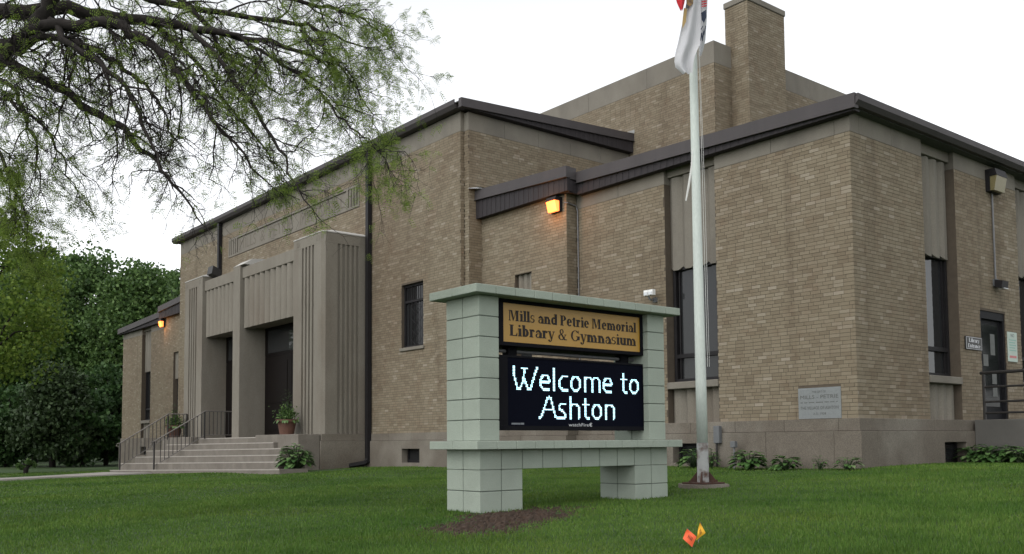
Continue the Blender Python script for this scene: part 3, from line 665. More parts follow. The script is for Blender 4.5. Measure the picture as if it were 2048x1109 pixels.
fb = np.array([[4, 5, 6, 7], [0, 1, 5, 4], [1, 2, 6, 5], [2, 3, 7, 6], [3, 0, 4, 7]])
mesh_obj('brickwork', VV.reshape(-1, 3), (np.arange(n)[:, None, None]*8+fb[None]).reshape(-1, 4), 'brick', B, kind='stuff')

# ---------------- dedication stone, doors and small fittings
ds = box('dedication_stone', 'granite', B, CSX[0], CSX[1], -.012, .2, CSX[2], CSX[3], c=.004)
cxs = (CSX[0]+CSX[1])/2
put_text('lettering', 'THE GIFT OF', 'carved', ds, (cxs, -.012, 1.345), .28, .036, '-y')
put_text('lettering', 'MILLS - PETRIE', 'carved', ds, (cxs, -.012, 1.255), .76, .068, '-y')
wl = MB(); xq = CSX[0]+.05                      # a line too worn to read: short faint strokes
while xq < CSX[1]-.06:
    wq = rnd.uniform(.010, .020); wl.box(xq, xq+wq, -.0145, -.013, 1.148+rnd.uniform(-.003, .003), 1.166); xq += wq+(.008 if rnd.random() < .85 else .035)
wl.build('worn_line', 'carved', ds, kind='stuff')
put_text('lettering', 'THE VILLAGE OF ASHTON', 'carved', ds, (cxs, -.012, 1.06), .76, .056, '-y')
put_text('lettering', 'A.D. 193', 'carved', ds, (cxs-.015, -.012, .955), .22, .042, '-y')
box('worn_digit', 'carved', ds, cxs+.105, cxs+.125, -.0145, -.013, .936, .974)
dr = box('door', 'door_metal', B, -.14, -.09, 4.66, 5.76, .875, 3.10)
fr = MB().box(-.14, -.02, 4.651, 4.72, .87, 3.105).box(-.14, -.02, 5.70, 5.769, .87, 3.105).box(-.14, -.02, 4.721, 5.699, 2.95, 3.105).build('frame', 'door_metal', dr)
box('pane', 'door_glass', dr, -.089, -.08, 4.86, 5.56, 1.15, 2.85)
for y0, y1, z0, z1 in ((5.22, 5.42, 2.22, 2.66), (4.88, 5.10, 1.98, 2.22), (5.25, 5.45, 1.62, 1.84), (5.26, 5.46, 1.36, 1.58), (4.80, 4.90, 1.45, 1.75)): box('notice', 'paper', dr, -.079, -.075, y0, y1, z0, z1)
box('handle', 'conduit', dr, -.075, -.03, 4.80, 4.83, 1.25, 1.33)
MB().tube([(.03, 5.33, 5.66), (.03, 5.34, 3.80)], .018, 8).build('conduit', 'conduit', B)
MB().tube([(-6.93, -.03, 5.88), (-6.90, -.03, 5.80), (-6.89, -.03, .9)], .016, 8).tube([(-7.03, YJ-.02, 5.98), (-6.955, YJ+.02, 5.97), (-6.93, -.06, 5.93), (-6.93, -.03, 5.88)], .016, 8).build('conduit', 'conduit', B)

# ================================================================= LAMPS, FLOODLIGHTS, PLATES ON THE WALLS
def wall_pack(label, x, y, z, nrm, lit, wdt=.33, hgt=.34):
    """box-shaped wall lamp: dark housing with a sloped top, prismatic lens"""
    t = thing('wall_lamp', label, 'wall lamp', (x, y, z), 'wall pack lamps')
    def P(a, d, zz): return (x+a, y-d, z+zz) if nrm == '-y' else (x+d, y+a, z+zz)
    w = wdt/2
    def hexa(pts, name, m):
        b = MB(); b.V = [P(*p) for p in pts]
        b.F = [[0, 1, 2, 3], [4, 7, 6, 5], [0, 4, 5, 1], [1, 5, 6, 2], [2, 6, 7, 3], [3, 7, 4, 0]]; return b.build(name, m, t)
    h = hgt/2
    hexa([(-w, 0, -h), (w, 0, -h), (w, .09, -h), (-w, .09, -h), (-w, 0, h), (w, 0, h), (w, .09, h), (-w, .09, h)], 'back_box', 'bronze_metal')
    hexa([(-w, .091, .08), (w, .091, .08), (w, .24, .08), (-w, .24, .08), (-w, .091, h), (w, .091, h), (w, .20, h), (-w, .20, h)], 'hood', 'bronze_metal')
    hexa([(-w+.015, .091, -h+.01), (w-.015, .091, -h+.01), (w-.015, .17, -h+.01), (-w+.015, .17, -h+.01), (-w+.015, .091, .078), (w-.015, .091, .078), (w-.015, .23, .078), (-w+.015, .23, .078)], 'lens', 'lamp_glow' if lit else 'lens_amber')
    if lit:
        ld = bpy.data.lights.new('lamp_light', 'POINT'); ld.energy = 10; ld.color = (1, .40, .12); ld.shadow_soft_size = .12
        lo = bpy.data.objects.new('lamp_light', ld); COL.objects.link(lo); lo.parent = t
        p = np.array(P(0, .42, -.10))-np.array((x, y, z)); lo.location = p
    return t
wall_pack('lit orange wall lamp below the roof edge left of the flagpole', -7.27, YJ, 5.96, '-y', True)
wall_pack('lit orange wall lamp on the far left wing of the building', mir(-7.0), YJ, 5.98, '-y', True)
wall_pack('unlit wall lamp with yellowed lens high above the library entrance door', 0, 5.36, 5.85, '+x', False, .50, .46)
t = thing('floodlight', 'small twin floodlight on a bracket beside the tall front window', 'floodlight', (-4.56, -.006, 3.45))
MB().box(-4.60, -4.52, -.06, -.006, 3.40, 3.50).tube([(-4.56, -.06, 3.45), (-4.57, -.16, 3.44), (-4.60, -.20, 3.52)], .02, 6).build('bracket', 'box_grey', t)
for k_ in (0, 1):
    x0 = -4.69+.13*k_
    hd = MB().box(x0, x0+.12, -.24, -.15, 3.53, 3.645).build('lamp_head', 'pvc_white', t)
    MB().box(x0+.012, x0+.108, -.252, -.241, 3.54, 3.60).build('lens', 'flashing', hd)
t = thing('floodlight', 'small dark floodlight on the wall above the library entrance door', 'floodlight', (0, 5.34, 3.72))
MB().box(0.0, .06, 5.27, 5.41, 3.66, 3.80).build('bracket', 'box_grey', t)
hd = MB().prism([(.06, 3.62), (.20, 3.60), (.22, 3.74), (.06, 3.78)], 5.22, 5.50, 'y').build('lamp_head', 'bronze_metal', t)
MB().box(.10, .21, 5.30, 5.50, 3.585, 3.598).build('lens', 'flashing', hd)
t = thing('floodlight', 'dark floodlight perched on top of the entrance lintel', 'floodlight', (-23.55, PYF+.3, 6.33))
MB().tube([(-23.55, PYF+.3, 6.33), (-23.55, PYF+.25, 6.50)], .03, 6).build('bracket', 'iron_black', t)
hd = MB().prism([(PYF+.38, 6.38), (PYF+.05, 6.52), (PYF+.10, 6.80), (PYF+.42, 6.66)], -23.78, -23.32, 'x').build('lamp_head', 'iron_black', t)
t = thing('utility_box', 'grey electrical box on a conduit in front of the plinth beside the hostas', 'utility box', (-2.42, -.3, 0))
MB().cbox(-2.47, -2.36, -.33, -.24, .36, .48, c=.008).build('box', 'box_grey', t); MB().tube([(-2.415, -.28, -.1), (-2.415, -.28, .36)], .018, 8).build('conduit', 'conduit', t)
t = thing('meter_box', 'grey meter box fixed to the plinth behind the flagpole', 'meter box', (-2.92, -.12, .6))
MB().cbox(-2.97, -2.83, -.20, -.103, .44, .78, c=.01).build('box', 'box_grey', t); MB().tube([(-2.92, -.16, -.1), (-2.92, -.16, .44)], .022, 8).build('conduit', 'iron_black', t)

# ---------------------------------------------------------------- serif lettering (drawn glyphs)
def arc(cx, cy, rx, ry, a0, a1, wx, wy, n=18):
    o = []; i_ = []
    for k_ in range(n+1):
        a = math.radians(a0+(a1-a0)*k_/n); o.append((cx+rx*math.cos(a), cy+ry*math.sin(a))); i_.append((cx+(rx-wx)*math.cos(a), cy+(ry-wy)*math.sin(a)))
    return [[o[k_], o[k_+1], i_[k_+1], i_[k_]] for k_ in range(n)]
def rc(x0, y0, x1, y1): return [[(x0, y0), (x1, y0), (x1, y1), (x0, y1)]]
ST, TH, SF, XH = .245, .095, .078, .72
def stem(x, y0, y1, top='l', bot=True, w=ST):
    g = rc(x, y0, x+w, y1)
    if bot: g += rc(x-.07, y0, x-.001, y0+SF)+rc(x+w+.001, y0, x+w+.07, y0+SF)
    if top == 'l': g += [[(x-.08, y1-.10), (x-.001, y1-.12), (x-.001, y1), (x-.08, y1-.055)]]
    if top == 'b': g += rc(x-.07, y1-SF, x-.001, y1)+rc(x+w+.001, y1-SF, x+w+.07, y1)
    return g
def arch(x, w): return arc(x+w*.5, XH-.27, w*.5+.02, .28, 5, 150, ST*.95, .11, 12)
def G_(ch):
    c = ch
    if c == 'i': return stem(.09, 0, XH)+arc(.17, .93, .10, .10, 0, 360, .099, .099, 12), .37
    if c == 'l': return stem(.09, 0, 1.04), .37
    if c == 'n': return stem(.09, 0, XH)+arch(.20, .42)+stem(.47, 0, XH-.24, None), .80
    if c == 'm': return stem(.09, 0, XH)+arch(.20, .42)+stem(.46, 0, XH-.24, None)+arch(.60, .40)+stem(.83, 0, XH-.24, None), 1.16
    if c == 'u': return stem(.09, .22, XH, 'l', False)+arc(.34, .26, .25, .27, 180, 330, ST, .10, 12)+stem(.455, 0, XH, 'l', True), .74
    if c == 'r': return stem(.09, 0, XH)+arc(.36, XH-.25, .19, .26, 60, 170, .12, .11, 10)+arc(.44, XH-.13, .095, .095, 0, 360, .094, .094, 10), .57
    if c == 'o': return arc(.34, XH/2, .31, XH/2+.01, 0, 360, ST, TH, 26), .68
    if c == 'e': return arc(.34, XH/2, .30, XH/2+.01, 0, 318, ST*.95, TH, 24)+rc(.18, XH/2-.01, .60, XH/2+.05), .65
    if c == 'c': return arc(.34, XH/2, .30, XH/2+.01, 45, 318, ST, TH, 24), .62
    if c == 'a': return stem(.40, .0, XH-.22, None, False)+rc(.56, 0, .66, SF)+arc(.33, XH-.24, .235, .25, 0, 155, ST, .085, 12)+arc(.16, XH-.19, .085, .085, 0, 360, .084, .084, 10)+arc(.27, .20, .22, .21, 60, 345, .14, .06, 16), .66
    if c == 's': return arc(.29, XH-.20, .22, .21, 40, 265, .13, .075, 14)+arc(.29, .20, .24, .21, -140, 85, .13, .075, 14)+rc(.045, .03, .085, .22)+rc(.46, XH-.22, .50, XH-.03), .57
    if c == 'd': return stem(.455, 0, 1.04, 'l', False)+rc(.621, 0, .69, SF)+arc(.33, XH/2, .28, XH/2+.01, 40, 322, ST, TH, 20), .73
    if c == 'b': return stem(.09, 0, 1.04, 'l', False)+arc(.38, XH/2, .28, XH/2+.01, -140, 140, ST, TH, 20), .70
    if c == 't': return rc(.13, .14, .13+ST, .90)+rc(.02, XH-.07, .129, XH)+rc(.131+ST, XH-.07, .42, XH)+arc(.33, .17, .20, .18, 180, 320, ST, .08, 10), .47
    if c == 'y': return [[(.06, XH), (.25, XH), (.44, .0), (.30, -.02)]]+[[(.56, XH), (.63, XH), (.40, -.06), (.34, -.06)]]+rc(-.01, XH-SF, .059, XH)+rc(.251, XH-SF, .31, XH)+rc(.47, XH-SF, .559, XH)+rc(.631, XH-SF, .70, XH)+arc(.22, -.10, .17, .18, 200, 380, .10, .07, 12)+arc(.12, -.14, .085, .085, 0, 360, .084, .084, 10), .68
    if c == 'M': return stem(.10, 0, 1, 'b', True, .10)+[[(.202, 1), (.40, 1), (.60, .24), (.48, .02)]]+[[(.601, .24), (.481, .02), (.54, .02), (.83, .80), (.83, 1), (.80, 1)]]+stem(.83, 0, 1, 'b', True, .22), 1.20
    if c == 'P': return stem(.10, 0, 1, 'b')+arc(.38, .735, .33, .265, -90, 90, ST, .065, 18)+rc(.266, .935, .38, 1)+rc(.266, .47, .38, .535), .76
    if c == 'L': return stem(.10, 0, 1, 'b')+rc(.336, 0, .72, SF)+[[(.60, SF), (.72, SF), (.75, .30), (.70, .30)]], .78
    if c == 'E': return stem(.10, 0, 1, 'b')+rc(.336, 0, .70, SF)+rc(.336, 1-SF, .68, 1)+rc(.266, .48, .52, .54)+rc(.64, .059, .70, .26)+rc(.62, .76, .68, .941), .78
    if c == 'G': return arc(.48, .5, .43, .51, 38, 330, .18, .065, 26)+rc(.69, .10, .69+ST, .40)+rc(.58, .401, .94, .46)+rc(.80, .70, .85, 1), .98
    if c == '&': return arc(.38, .77, .20, .24, -60, 240, .11, .07, 18)+arc(.36, .26, .32, .27, 75, 350, .15, .07, 20)+[[(.22, .62), (.36, .66), (.80, .0), (.62, .0)]]+[[(.56, .12), (.62, .08), (.80, .50), (.74, .50)]]+rc(.64, .47, .86, .53)+rc(.62, .0, .90, SF), .95
    return [], .32
def serif_text(name, txt, m, parent, X, y0, width, zbase, cap, space=.32, eps=4.0e-4):
    """serif line on a panel facing +x, reading along +y"""
    x = 0; P = []
    for ch in txt:
        g, adv = G_(ch) if ch != ' ' else ([], space)
        P += [[(px+x, py) for px, py in q] for q in g]; x += adv
    k_ = width/x; b = MB()
    for i, q in enumerate(P):
        o_ = .0012+eps*(i % 9); b.poly([(X+o_, y0+px*k_, zbase+py*cap) for px, py in q])
    return b.build(name, m, parent, kind='stuff')

t = thing('entrance_plaque', 'black Library Entrance plaque with pale lettering left of the side door', 'sign', (.0, 4.27, 2.40))
MB().cbox(.004, .03, 3.925, 4.615, 2.265, 2.525, c=.004).build('plate', 'plaque_black', t)
b = MB()
for q in ((3.94, 4.60, 2.508, 2.515), (3.94, 4.60, 2.275, 2.282), (3.94, 3.947, 2.2825, 2.5075), (4.593, 4.60, 2.2825, 2.5075)): b.box(.0305, .033, *q)
b.build('border', 'logo_white', t, kind='stuff')
serif_text('lettering', 'Library', 'logo_white', t, .031, 4.05, .44, 2.415, .078); serif_text('lettering', 'Entrance', 'logo_white', t, .031, 4.01, .52, 2.305, .078)
t = thing('notice_board', 'pale green notice headed NO right of the side door', 'sign', (0, 6.04, 2.42))
MB().cbox(.004, .02, 5.82, 6.26, 2.11, 2.74, c=.003).build('plate', 'notice_green', t)
put_text('lettering', 'NO', 'plaque_black', t, (.02, 6.04, 2.67), .16, .07, '+x')
for k_ in range(5): MB().box(.0205, .023, 5.88, 6.20-.05*(k_ % 2), 2.56-.055*k_, 2.582-.055*k_).build('print_line', 'notice_teal', t)
box('print_line', 'notice_red', t, .0205, .023, 5.88, 6.20, 2.19, 2.24)

# ================================================================= ENTRANCE STEPS, RAILINGS, PLANTERS
STP = thing('entrance_steps', 'six wide concrete steps rising to the portico doors', 'steps', (-20, -3.8, -.4))
RP = [(529, 875), (547, 886), (562, 897), (560, 910), (556, 923.7), (559, 936)]; LP = [None, None, (293, 903), (270, 914), (241, 926), (220, 937)]
ZST = []
for k_ in range(6):
    yk = -2.75-.40*k_; xr = atY(*RP[k_], yk)[0]; xl = (-24.0, -25.0)[k_] if k_ < 2 else atY(*LP[k_], yk)[0]
    zr, zl = .715-.165*k_, .715-.165*k_-.045*k_*(xr-xl)/12.0
    ZST.append((xl, xr, zl, zr, yk)); yb = yk+.75
    b = MB(); b.V = [(xl, yk, -1), (xr, yk, -1), (xr, yb, -1), (xl, yb, -1), (xl, yk, zl), (xr, yk, zr), (xr, yb, zr+.004), (xl, yb, zl+.004)]
    b.F = [[0, 3, 2, 1], [4, 5, 6, 7], [0, 1, 5, 4], [1, 2, 6, 5], [2, 3, 7, 6], [3, 0, 4, 7]]
    st = b.build('step', 'concrete', STP)
    e = .006; b = MB(); b.V = [(xl, yk-e, zl-.022), (xr, yk-e, zr-.022), (xr, yk-e, zr+e), (xl, yk-e, zl+e), (xl, yk+.03, zl+e), (xr, yk+.03, zr+e)]
    b.F = [[0, 1, 2, 3], [3, 2, 5, 4]]; b.build('nosing', 'nosing', st)
for x0, x1 in ((-17.78, -14.98), (mir(-14.98), mir(-17.78))):
    box('pedestal', 'concrete', STP, x0, x1, -3.02, -2.365, -1, .772, c=.01)
def tread_z(x, k_): xl, xr, zl, zr, y = ZST[k_]; return zl+(zr-zl)*(x-xl)/(xr-xl)
def railing(label, x, pts, zb):
    t = thing('stair_railing', label, 'railing', (x, pts[-1][0], zb), 'wrought iron stair railings')
    top = [(x, y, z) for y, z in pts]; e_ = top[-1]
    MB().tube(top+[(x, e_[1]-.10, e_[2]-.02), (x, e_[1]-.12, e_[2]-.09), (x, e_[1]-.05, e_[2]-.12)], .021, 8).build('top_rail', 'rail_grey', t)
    MB().tube([(x, y, z-.80) for y, z in pts], .014, 6).build('bottom_rail', 'rail_grey', t)
    def zt(y):
        for (ya, za), (yb, zb_) in zip(pts[:-1], pts[1:]):
            if yb <= y <= ya: return za+(zb_-za)*(y-ya)/(yb-ya)
    for y, zz in ((pts[-1][0], zb), (pts[1][0]-.02, pts[1][1]-.92), (pts[0][0], pts[0][1]-.92)): MB().box(x-.022, x+.022, y-.022, y+.022, zz, zt(min(max(y, pts[-1][0]), pts[0][0]))).build('post', 'iron_black', t)
    y = pts[0][0]-.13
    while y > pts[-1][0]+.08:
        if abs(y-pts[1][0]) > .06: z = zt(y); MB().box(x-.009, x+.009, y-.009, y+.009, z-.80, z).build('baluster', 'iron_black', t)
        y -= .135
railing('iron railing running down the middle of the entrance steps', -22.4, [(-1.55, 1.63), (-2.77, 1.63), (-4.45, .62)], tread_z(-22.4, 5))
railing('iron railing along the left end of the entrance steps', -25.3, [(-2.34, 1.62), (-3.0, 1.62), (-4.66, .58)], tread_z(-25.3, 5))

def leaf_quads(P, size, flat=0.0, aspect=.5, rs=nr):
    """n random diamond leaves at P (n,3)"""
    n = len(P); d = rs.normal(size=(n, 3)); d[:, 2] -= flat*.3; d /= np.linalg.norm(d, axis=1)[:, None]
    q = rs.normal(size=(n, 3)); q[:, 2] *= (1-flat); s_ = np.cross(d, q); s_ /= (np.linalg.norm(s_, axis=1)[:, None]+1e-9)
    size = np.broadcast_to(size, (n,))[:, None]
    V = np.stack([P, P+d*size*.5+s_*size*aspect*.5, P+d*size, P+d*size*.5-s_*size*aspect*.5], 1)
    return V.reshape(-1, 3), np.arange(4*n).reshape(n, 4)
def blade_leaf(b, base, dirv, L, w, droop, up_=np.array([0, 0, 1.])):
    """broad arching leaf: 4 cross-ribs folded along the midrib"""
    dirv = np.asarray(dirv, float); h = np.array([dirv[0], dirv[1], 0]); h /= np.linalg.norm(h)+1e-9; sd_ = np.array([-h[1], h[0], 0]); pts = []
    for k_, (t_, ww) in enumerate(((0, .12), (.3, .85), (.6, 1.0), (.85, .6), (1, .03))):
        c = base+dirv*L*t_-up_*droop*L*t_*t_; e = sd_*w*ww*.5
        pts.append((c-e+up_*w*.10*ww, c, c+e+up_*w*.10*ww))
    o = len(b.V)
    for r_ in pts: b.V += [tuple(p) for p in r_]
    for k_ in range(4):
        for j in (0, 1): a_ = o+3*k_+j; b.F.append([a_, a_+1, a_+4, a_+3])
def hosta(label, x, y, R, H, n=46, group='hostas along the wall'):
    """mound of broad arching leaves; R = half width, H = height"""
    R *= .84; z = float(gz(x, y)); t = thing('hosta_plant', label, 'plant', (x, y, z), group); b = MB(); s_ = MB(); n = int(n*1.5)
    for i in range(n):
        a = rnd.uniform(0, 2*math.pi); th_ = math.acos(1-.98*((i+.5)/n)); rr = R*.62*math.sin(th_); hh = H*(.30+.62*math.cos(th_))*rnd.uniform(.8, 1.12)
        p0 = np.array([x, y, z]); p1 = np.array([x+rr*math.cos(a), y+rr*math.sin(a), z+hh]); s_.tube([p0, p1], [.006, .004], 3, cap=False)
        d_ = np.array([math.cos(a), math.sin(a), .55*math.cos(th_)-.10]); L = min(.21, R*.62)*rnd.uniform(.8, 1.2); blade_leaf(b, p1, d_, L, L*.55, .38)
    b.build('foliage', 'leaf_hosta', t, smooth=True, kind='stuff'); s_.build('stems', 'leaf_dark', t, kind='stuff')
def planter(label, x, y, z):
    t = thing('planter', label, 'planter', (x, y, z), 'planters on the step pedestals')
    prof = [(.20, 0), (.255, .30), (.275, .36), (.315, .365), (.32, .43), (.285, .432), (.27, .38)]; n = 20; b = MB()
    for r_, h in prof:
        for k_ in range(n): a = 2*math.pi*k_/n; b.V.append((x+r_*math.cos(a), y+r_*math.sin(a), z+h))
    for i in range(len(prof)-1):
        for k_ in range(n): j = (k_+1) % n; b.F.append([i*n+k_, i*n+j, i*n+n+j, i*n+n+k_])
    b.F.append([n-1-k_ for k_ in range(n)]); b.build('pot', 'terracotta', t, smooth=False)
    MB().tube([(x, y, z+.36), (x, y, z+.385)], .268, n).build('soil', 'soil', t)
    P = nr.normal(size=(520, 3))*np.array([.13, .13, .11])+np.array([x, y, z+.56]); P[:, 2] = np.maximum(P[:, 2], z+.42)
    V, F = leaf_quads(P, nr.uniform(.06, .13, len(P)), aspect=.4); Q = nr.normal(size=(160, 3))*np.array([.05, .05, .16])+np.array([x, y, z+.80])
    mesh_obj('foliage', V, F, 'leaf_maple', t, kind='stuff'); V, F = leaf_quads(Q, .12, aspect=.12); mesh_obj('spikes', V, F, 'leaf_dark', t, kind='stuff')
    b = MB()
    for k_ in range(26):
        a = rnd.uniform(0, 6.28); blade_leaf(b, np.array([x+.22*math.cos(a), y+.22*math.sin(a), z+.42]), (math.cos(a), math.sin(a), .25), .17, .08, .9)
    b.build('trailing_leaves', 'leaf_hosta', t, kind='stuff')
planter('terracotta planter of flowers on the pedestal right of the steps', -16.35, -2.70, .774)
planter('terracotta planter of flowers at the left end of the steps', -25.55, -2.70, .774)

# side entrance landing and guard rail
LD = thing('entrance_landing', 'dark concrete landing at the side library door', 'landing', (1.2, 5, 0))
box('landing_wall', 'landing_concrete', LD, .104, 2.6, 4.0, 4.22, -1, .862, c=.01)
box('landing_slab', 'landing_concrete', LD, .104, 2.6, 4.224, 9.0, -1, .850)
t = thing('guard_railing', 'black pipe guard railing along the edge of the side landing', 'railing', (.3, 4.1, .862))
for x in (.26, 1.40, 2.52): MB().tube([(x, 4.11, .862), (x, 4.11, 1.78)], .030, 8).build('post', 'iron_black', t)
for i, z in enumerate((1.78, 1.50, 1.21, .99)): MB().tube([(.20 if i == 0 else .26, 4.11, z), (2.55, 4.11, z)], .034 if i == 0 else .022, 8).build('rail', 'iron_black', t)

# plants along the walls
hosta('large hosta clump nearest the grey electrical box', *atY(1497, 935, -.62)[:2], .36, .33, 60)
hosta('medium hosta clump left of the dedication stone', *atY(1572, 935, -.55)[:2], .30, .25, 44)
hosta('small hosta below the left edge of the dedication stone', *atY(1640, 935, -.42)[:2], .17, .23, 16)
hosta('small spreading hosta nearest the wing corner', *atY(1697, 935, -.45)[:2], .26, .23, 22)
hosta('leafy plant at the wall behind the flagpole sleeve', *atY(1387, 932, -.50)[:2], .34, .36, 46)
hosta('dark leafy plant right of the flagpole at the wall', *atY(1422, 932, -.45)[:2], .20, .36, 22)
hosta('big leafy clump beside the right end of the entrance steps', *atY(590, 938, -4.1)[:2], .58, .70, 110, 'hostas by the steps')
hosta('low leafy clump beyond the left end of the entrance steps', -27.0, -3.3, .4, .38, 40, 'hostas by the steps')
for i, (px, d_) in enumerate(((1952, 3.72), (1985, 3.66), (2018, 3.70), (2050, 3.62))):
    p = atY(px, 915, d_); hosta(('first', 'second', 'third', 'fourth')[i]+' hosta from the left in the row below the landing', p[0], p[1]-.1, .36, .32, 50, 'hostas below the landing')

# ================================================================= MONUMENT SIGN
SX0, SX1, SY0, SY1, SZ = .664, 1.237, -9.035, -6.252, -.22
SG = thing('monument_sign', 'pale green block sign with yellow name panel and lit electronic display', 'sign', (.95, -7.64, SZ))
def blocks(x0, x1, nx, y0, y1, ny, z0, z1, nz, name='block', c=.004, j=.0045):
    for a in range(nx):
        for b_ in range(ny):
            for k_ in range(nz):
                f = lambda p0, p1, n_, i: (p0+(p1-p0)*i/n_+(j if i else 0), p0+(p1-p0)*(i+1)/n_-(j if i < n_-1 else 0))
                X, Y, Z = f(x0, x1, nx, a), f(y0, y1, ny, b_), f(z0, z1, nz, k_)
                box(name, 'sign_block', SG, *X, *Y, *Z, c=c)
    box('mortar_core', 'sign_joint', SG, x0+.008, x1-.008, y0+.008, y1-.008, z0+.008, z1-.008)
blocks(SX0, SX1, 2, SY0, -8.482, 2, SZ, .2085, 2); blocks(SX0, SX1, 2, -6.805, SY1, 2, SZ, .2085, 2)
box('footing', 'sign_joint', SG, SX0+.06, SX1-.06, SY0+.06, -8.54, -.6, SZ-.002); box('footing', 'sign_joint', SG, SX0+.06, SX1-.06, -6.75, SY1-.06, -.6, SZ-.002)
blocks(SX0, SX1, 2, SY0, SY1, 10, .2125, .416, 1)
OV = .13
blocks(SX0-OV, SX1+OV, 2, SY0-OV, SY1+OV, 12, .418, .502, 1, 'shelf_slab', .005, .0015)
blocks(SX0, SX1, 2, SY0, -8.78, 1, .504, 1.983, 7); blocks(SX0, SX1, 2, -6.553, SY1-.02, 1, .504, 1.983, 7)
blocks(SX0-OV, SX1+OV, 2, SY0-OV, SY1+OV, 12, 1.985, 2.07, 1, 'cap_slab', .005, .0015)
XD = 1.15; YA, YB = -8.778, -6.555
cab = box('name_panel', 'sign_black', SG, .80, XD-.008, YA, YB, 1.497, 1.982)
b = MB()
for q in ((YA, YB, 1.945, 1.982), (YA, YB, 1.497, 1.535), (YA, -8.66, 1.5352, 1.9448), (-6.60, YB, 1.5352, 1.9448)): b.box(XD-.0078, XD+.012, *q)
b.build('frame', 'sign_black', cab)
box('panel_face', 'sign_yellow', cab, XD-.0077, XD, -8.66, -6.60, 1.5353, 1.9447)
serif_text('lettering', 'Mills and Petrie Memorial', 'sign_letter', cab, XD, -8.585, 1.925, 1.762, .112)
serif_text('lettering', 'Library & Gymnasium', 'sign_letter', cab, XD, -8.575, 1.915, 1.603, .118)
led = box('led_display', 'sign_black', SG, .88, XD-.012, YA, YB, .615, 1.395)
box('led_face', 'led_face', led, XD-.0118, XD-.004, -8.60, YB+.02, .66, 1.375)
b = MB()
for q in ((YA, YB, 1.3752, 1.395), (YA, YB, .615, .6598), (YA, -8.601, .66, 1.375), (YB+.0, YB+.0195, .66, 1.375)): b.box(XD-.0117, XD+.004, *q)
b.build('bezel', 'sign_black', led)
for y in (-8.45, -6.75):
    box('hanger', 'sign_black', SG, .95, 1.05, y-.06, y+.06, 1.396, 1.496)
MB().tube([(1.0, -8.77, 1.455), (1.0, -6.56, 1.455)], .020, 8).build('hanger_rail', 'conduit', SG)
# lit diodes of the message, 16 mm pitch, two-diode strokes
PITCH = .016
LT = {'W': ([[(1, 15), (1, 10), (4, 1), (6, 1), (9, 6), (10, 14), (8, 14.6)], [(10, 14), (12, 14.6)], [(10, 7), (13, 1), (15, 1), (20, 13), (21, 15)]], 22),
      'e': ([[(1.5, 6), (8.8, 6), (8.8, 8), (7, 10.5), (3.6, 10.5), (1.2, 8), (1.2, 3.5), (3.6, 1), (8, 1)]], 10),
      'l': ([[(1, 15), (1, 1)]], 3), 'c': ([[(8, 10.5), (4, 10.5), (1.2, 8), (1.2, 3.5), (4, 1), (8, 1)]], 9.5),
      'o': ([[(3.6, 10.5), (6.6, 10.5), (9, 8), (9, 3.5), (6.6, 1), (3.6, 1), (1.2, 3.5), (1.2, 8), (3.6, 10.5)]], 10.5),
      'm': ([[(1, 10.8), (1, 1)], [(1, 9), (3, 10.5), (6, 10.5), (8, 8.5), (8, 1)], [(8, 9), (10, 10.5), (13, 10.5), (15, 8.5), (15, 1)]], 16.5),
      't': ([[(2, 14), (2, 2.5), (3.5, 1), (5.5, 1)], [(0, 10.5), (5.5, 10.5)]], 6.5),
      'A': ([[(0, 1), (1.5, 1.5), (7, 14), (8.6, 15), (10, 14), (14.2, 1.5)], [(4.4, 6.5), (12, 6.5)]], 15),
      's': ([[(8.3, 10.5), (4, 10.5), (2.3, 8.8), (3, 7), (7.5, 4.5), (8.6, 2.6), (7, 1), (.5, 1)]], 9.5),
      'h': ([[(1, 15), (1, 1)], [(1, 8.6), (3.4, 10.5), (6.6, 10.5), (8.8, 8.5), (8.8, 1)]], 10),
      'n': ([[(1, 10.8), (1, 1)], [(1, 8.6), (3.4, 10.5), (6.6, 10.5), (8.8, 8.5), (8.8, 1)]], 10)}
def seg_d(px, py, a, b_):
    ax, ay = a; bx, by = b_; dx, dy = bx-ax, by-ay; L2 = dx*dx+dy*dy; t_ = 0 if L2 == 0 else max(0, min(1, ((px-ax)*dx+(py-ay)*dy)/L2)); return math.hypot(px-ax-t_*dx, py-ay-t_*dy)
dots = set()
def led_word(items, y_left, z_base):
    for ch, col in items:
        for iy in range(-1, 18):
            for ix in range(-2, 25):
                px, py = ix+.5, iy+.5
                if any(seg_d(px, py, p, q) <= .84 for pl in LT[ch][0] for p, q in zip(pl[:-1], pl[1:])): dots.add((round((y_left-YA)/PITCH)+ix+col, round((z_base-.66)/PITCH)+iy))
led_word([('W', 0), ('e', 23), ('l', 35), ('c', 40), ('o', 51), ('m', 64), ('e', 82), ('t', 101), ('o', 109)], -8.53, 1.052)
led_word([('A', 0), ('s', 15), ('h', 27), ('t', 40), ('o', 48), ('n', 61)], -8.15, .742)
b = MB(); rr = .0072
for iy, iz in sorted(dots):
    y, z = YA+iy*PITCH, .66+iz*PITCH
    if y < YB-.01: b.poly([(XD-.0015, y+rr*math.cos(a), z+rr*math.sin(a)) for a in [k_*math.pi/3 for k_ in range(6)]])
b.build('lit_diodes', 'led_lit', led, kind='stuff')
put_text('lettering', 'watchFire', 'logo_white', led, (XD-.0115, -7.60, .6745), .30, .036, '+x', off=.018)
b = MB()
for q in arc(-7.415, .676, .026, .021, 40, 320, .006, .006, 16)+arc(-7.42, .676, .012, .010, 0, 360, .0118, .0098, 10): b.poly([(XD+.0065, p[0], p[1]) for p in q])
b.build('logo', 'logo_white', led, kind='stuff')
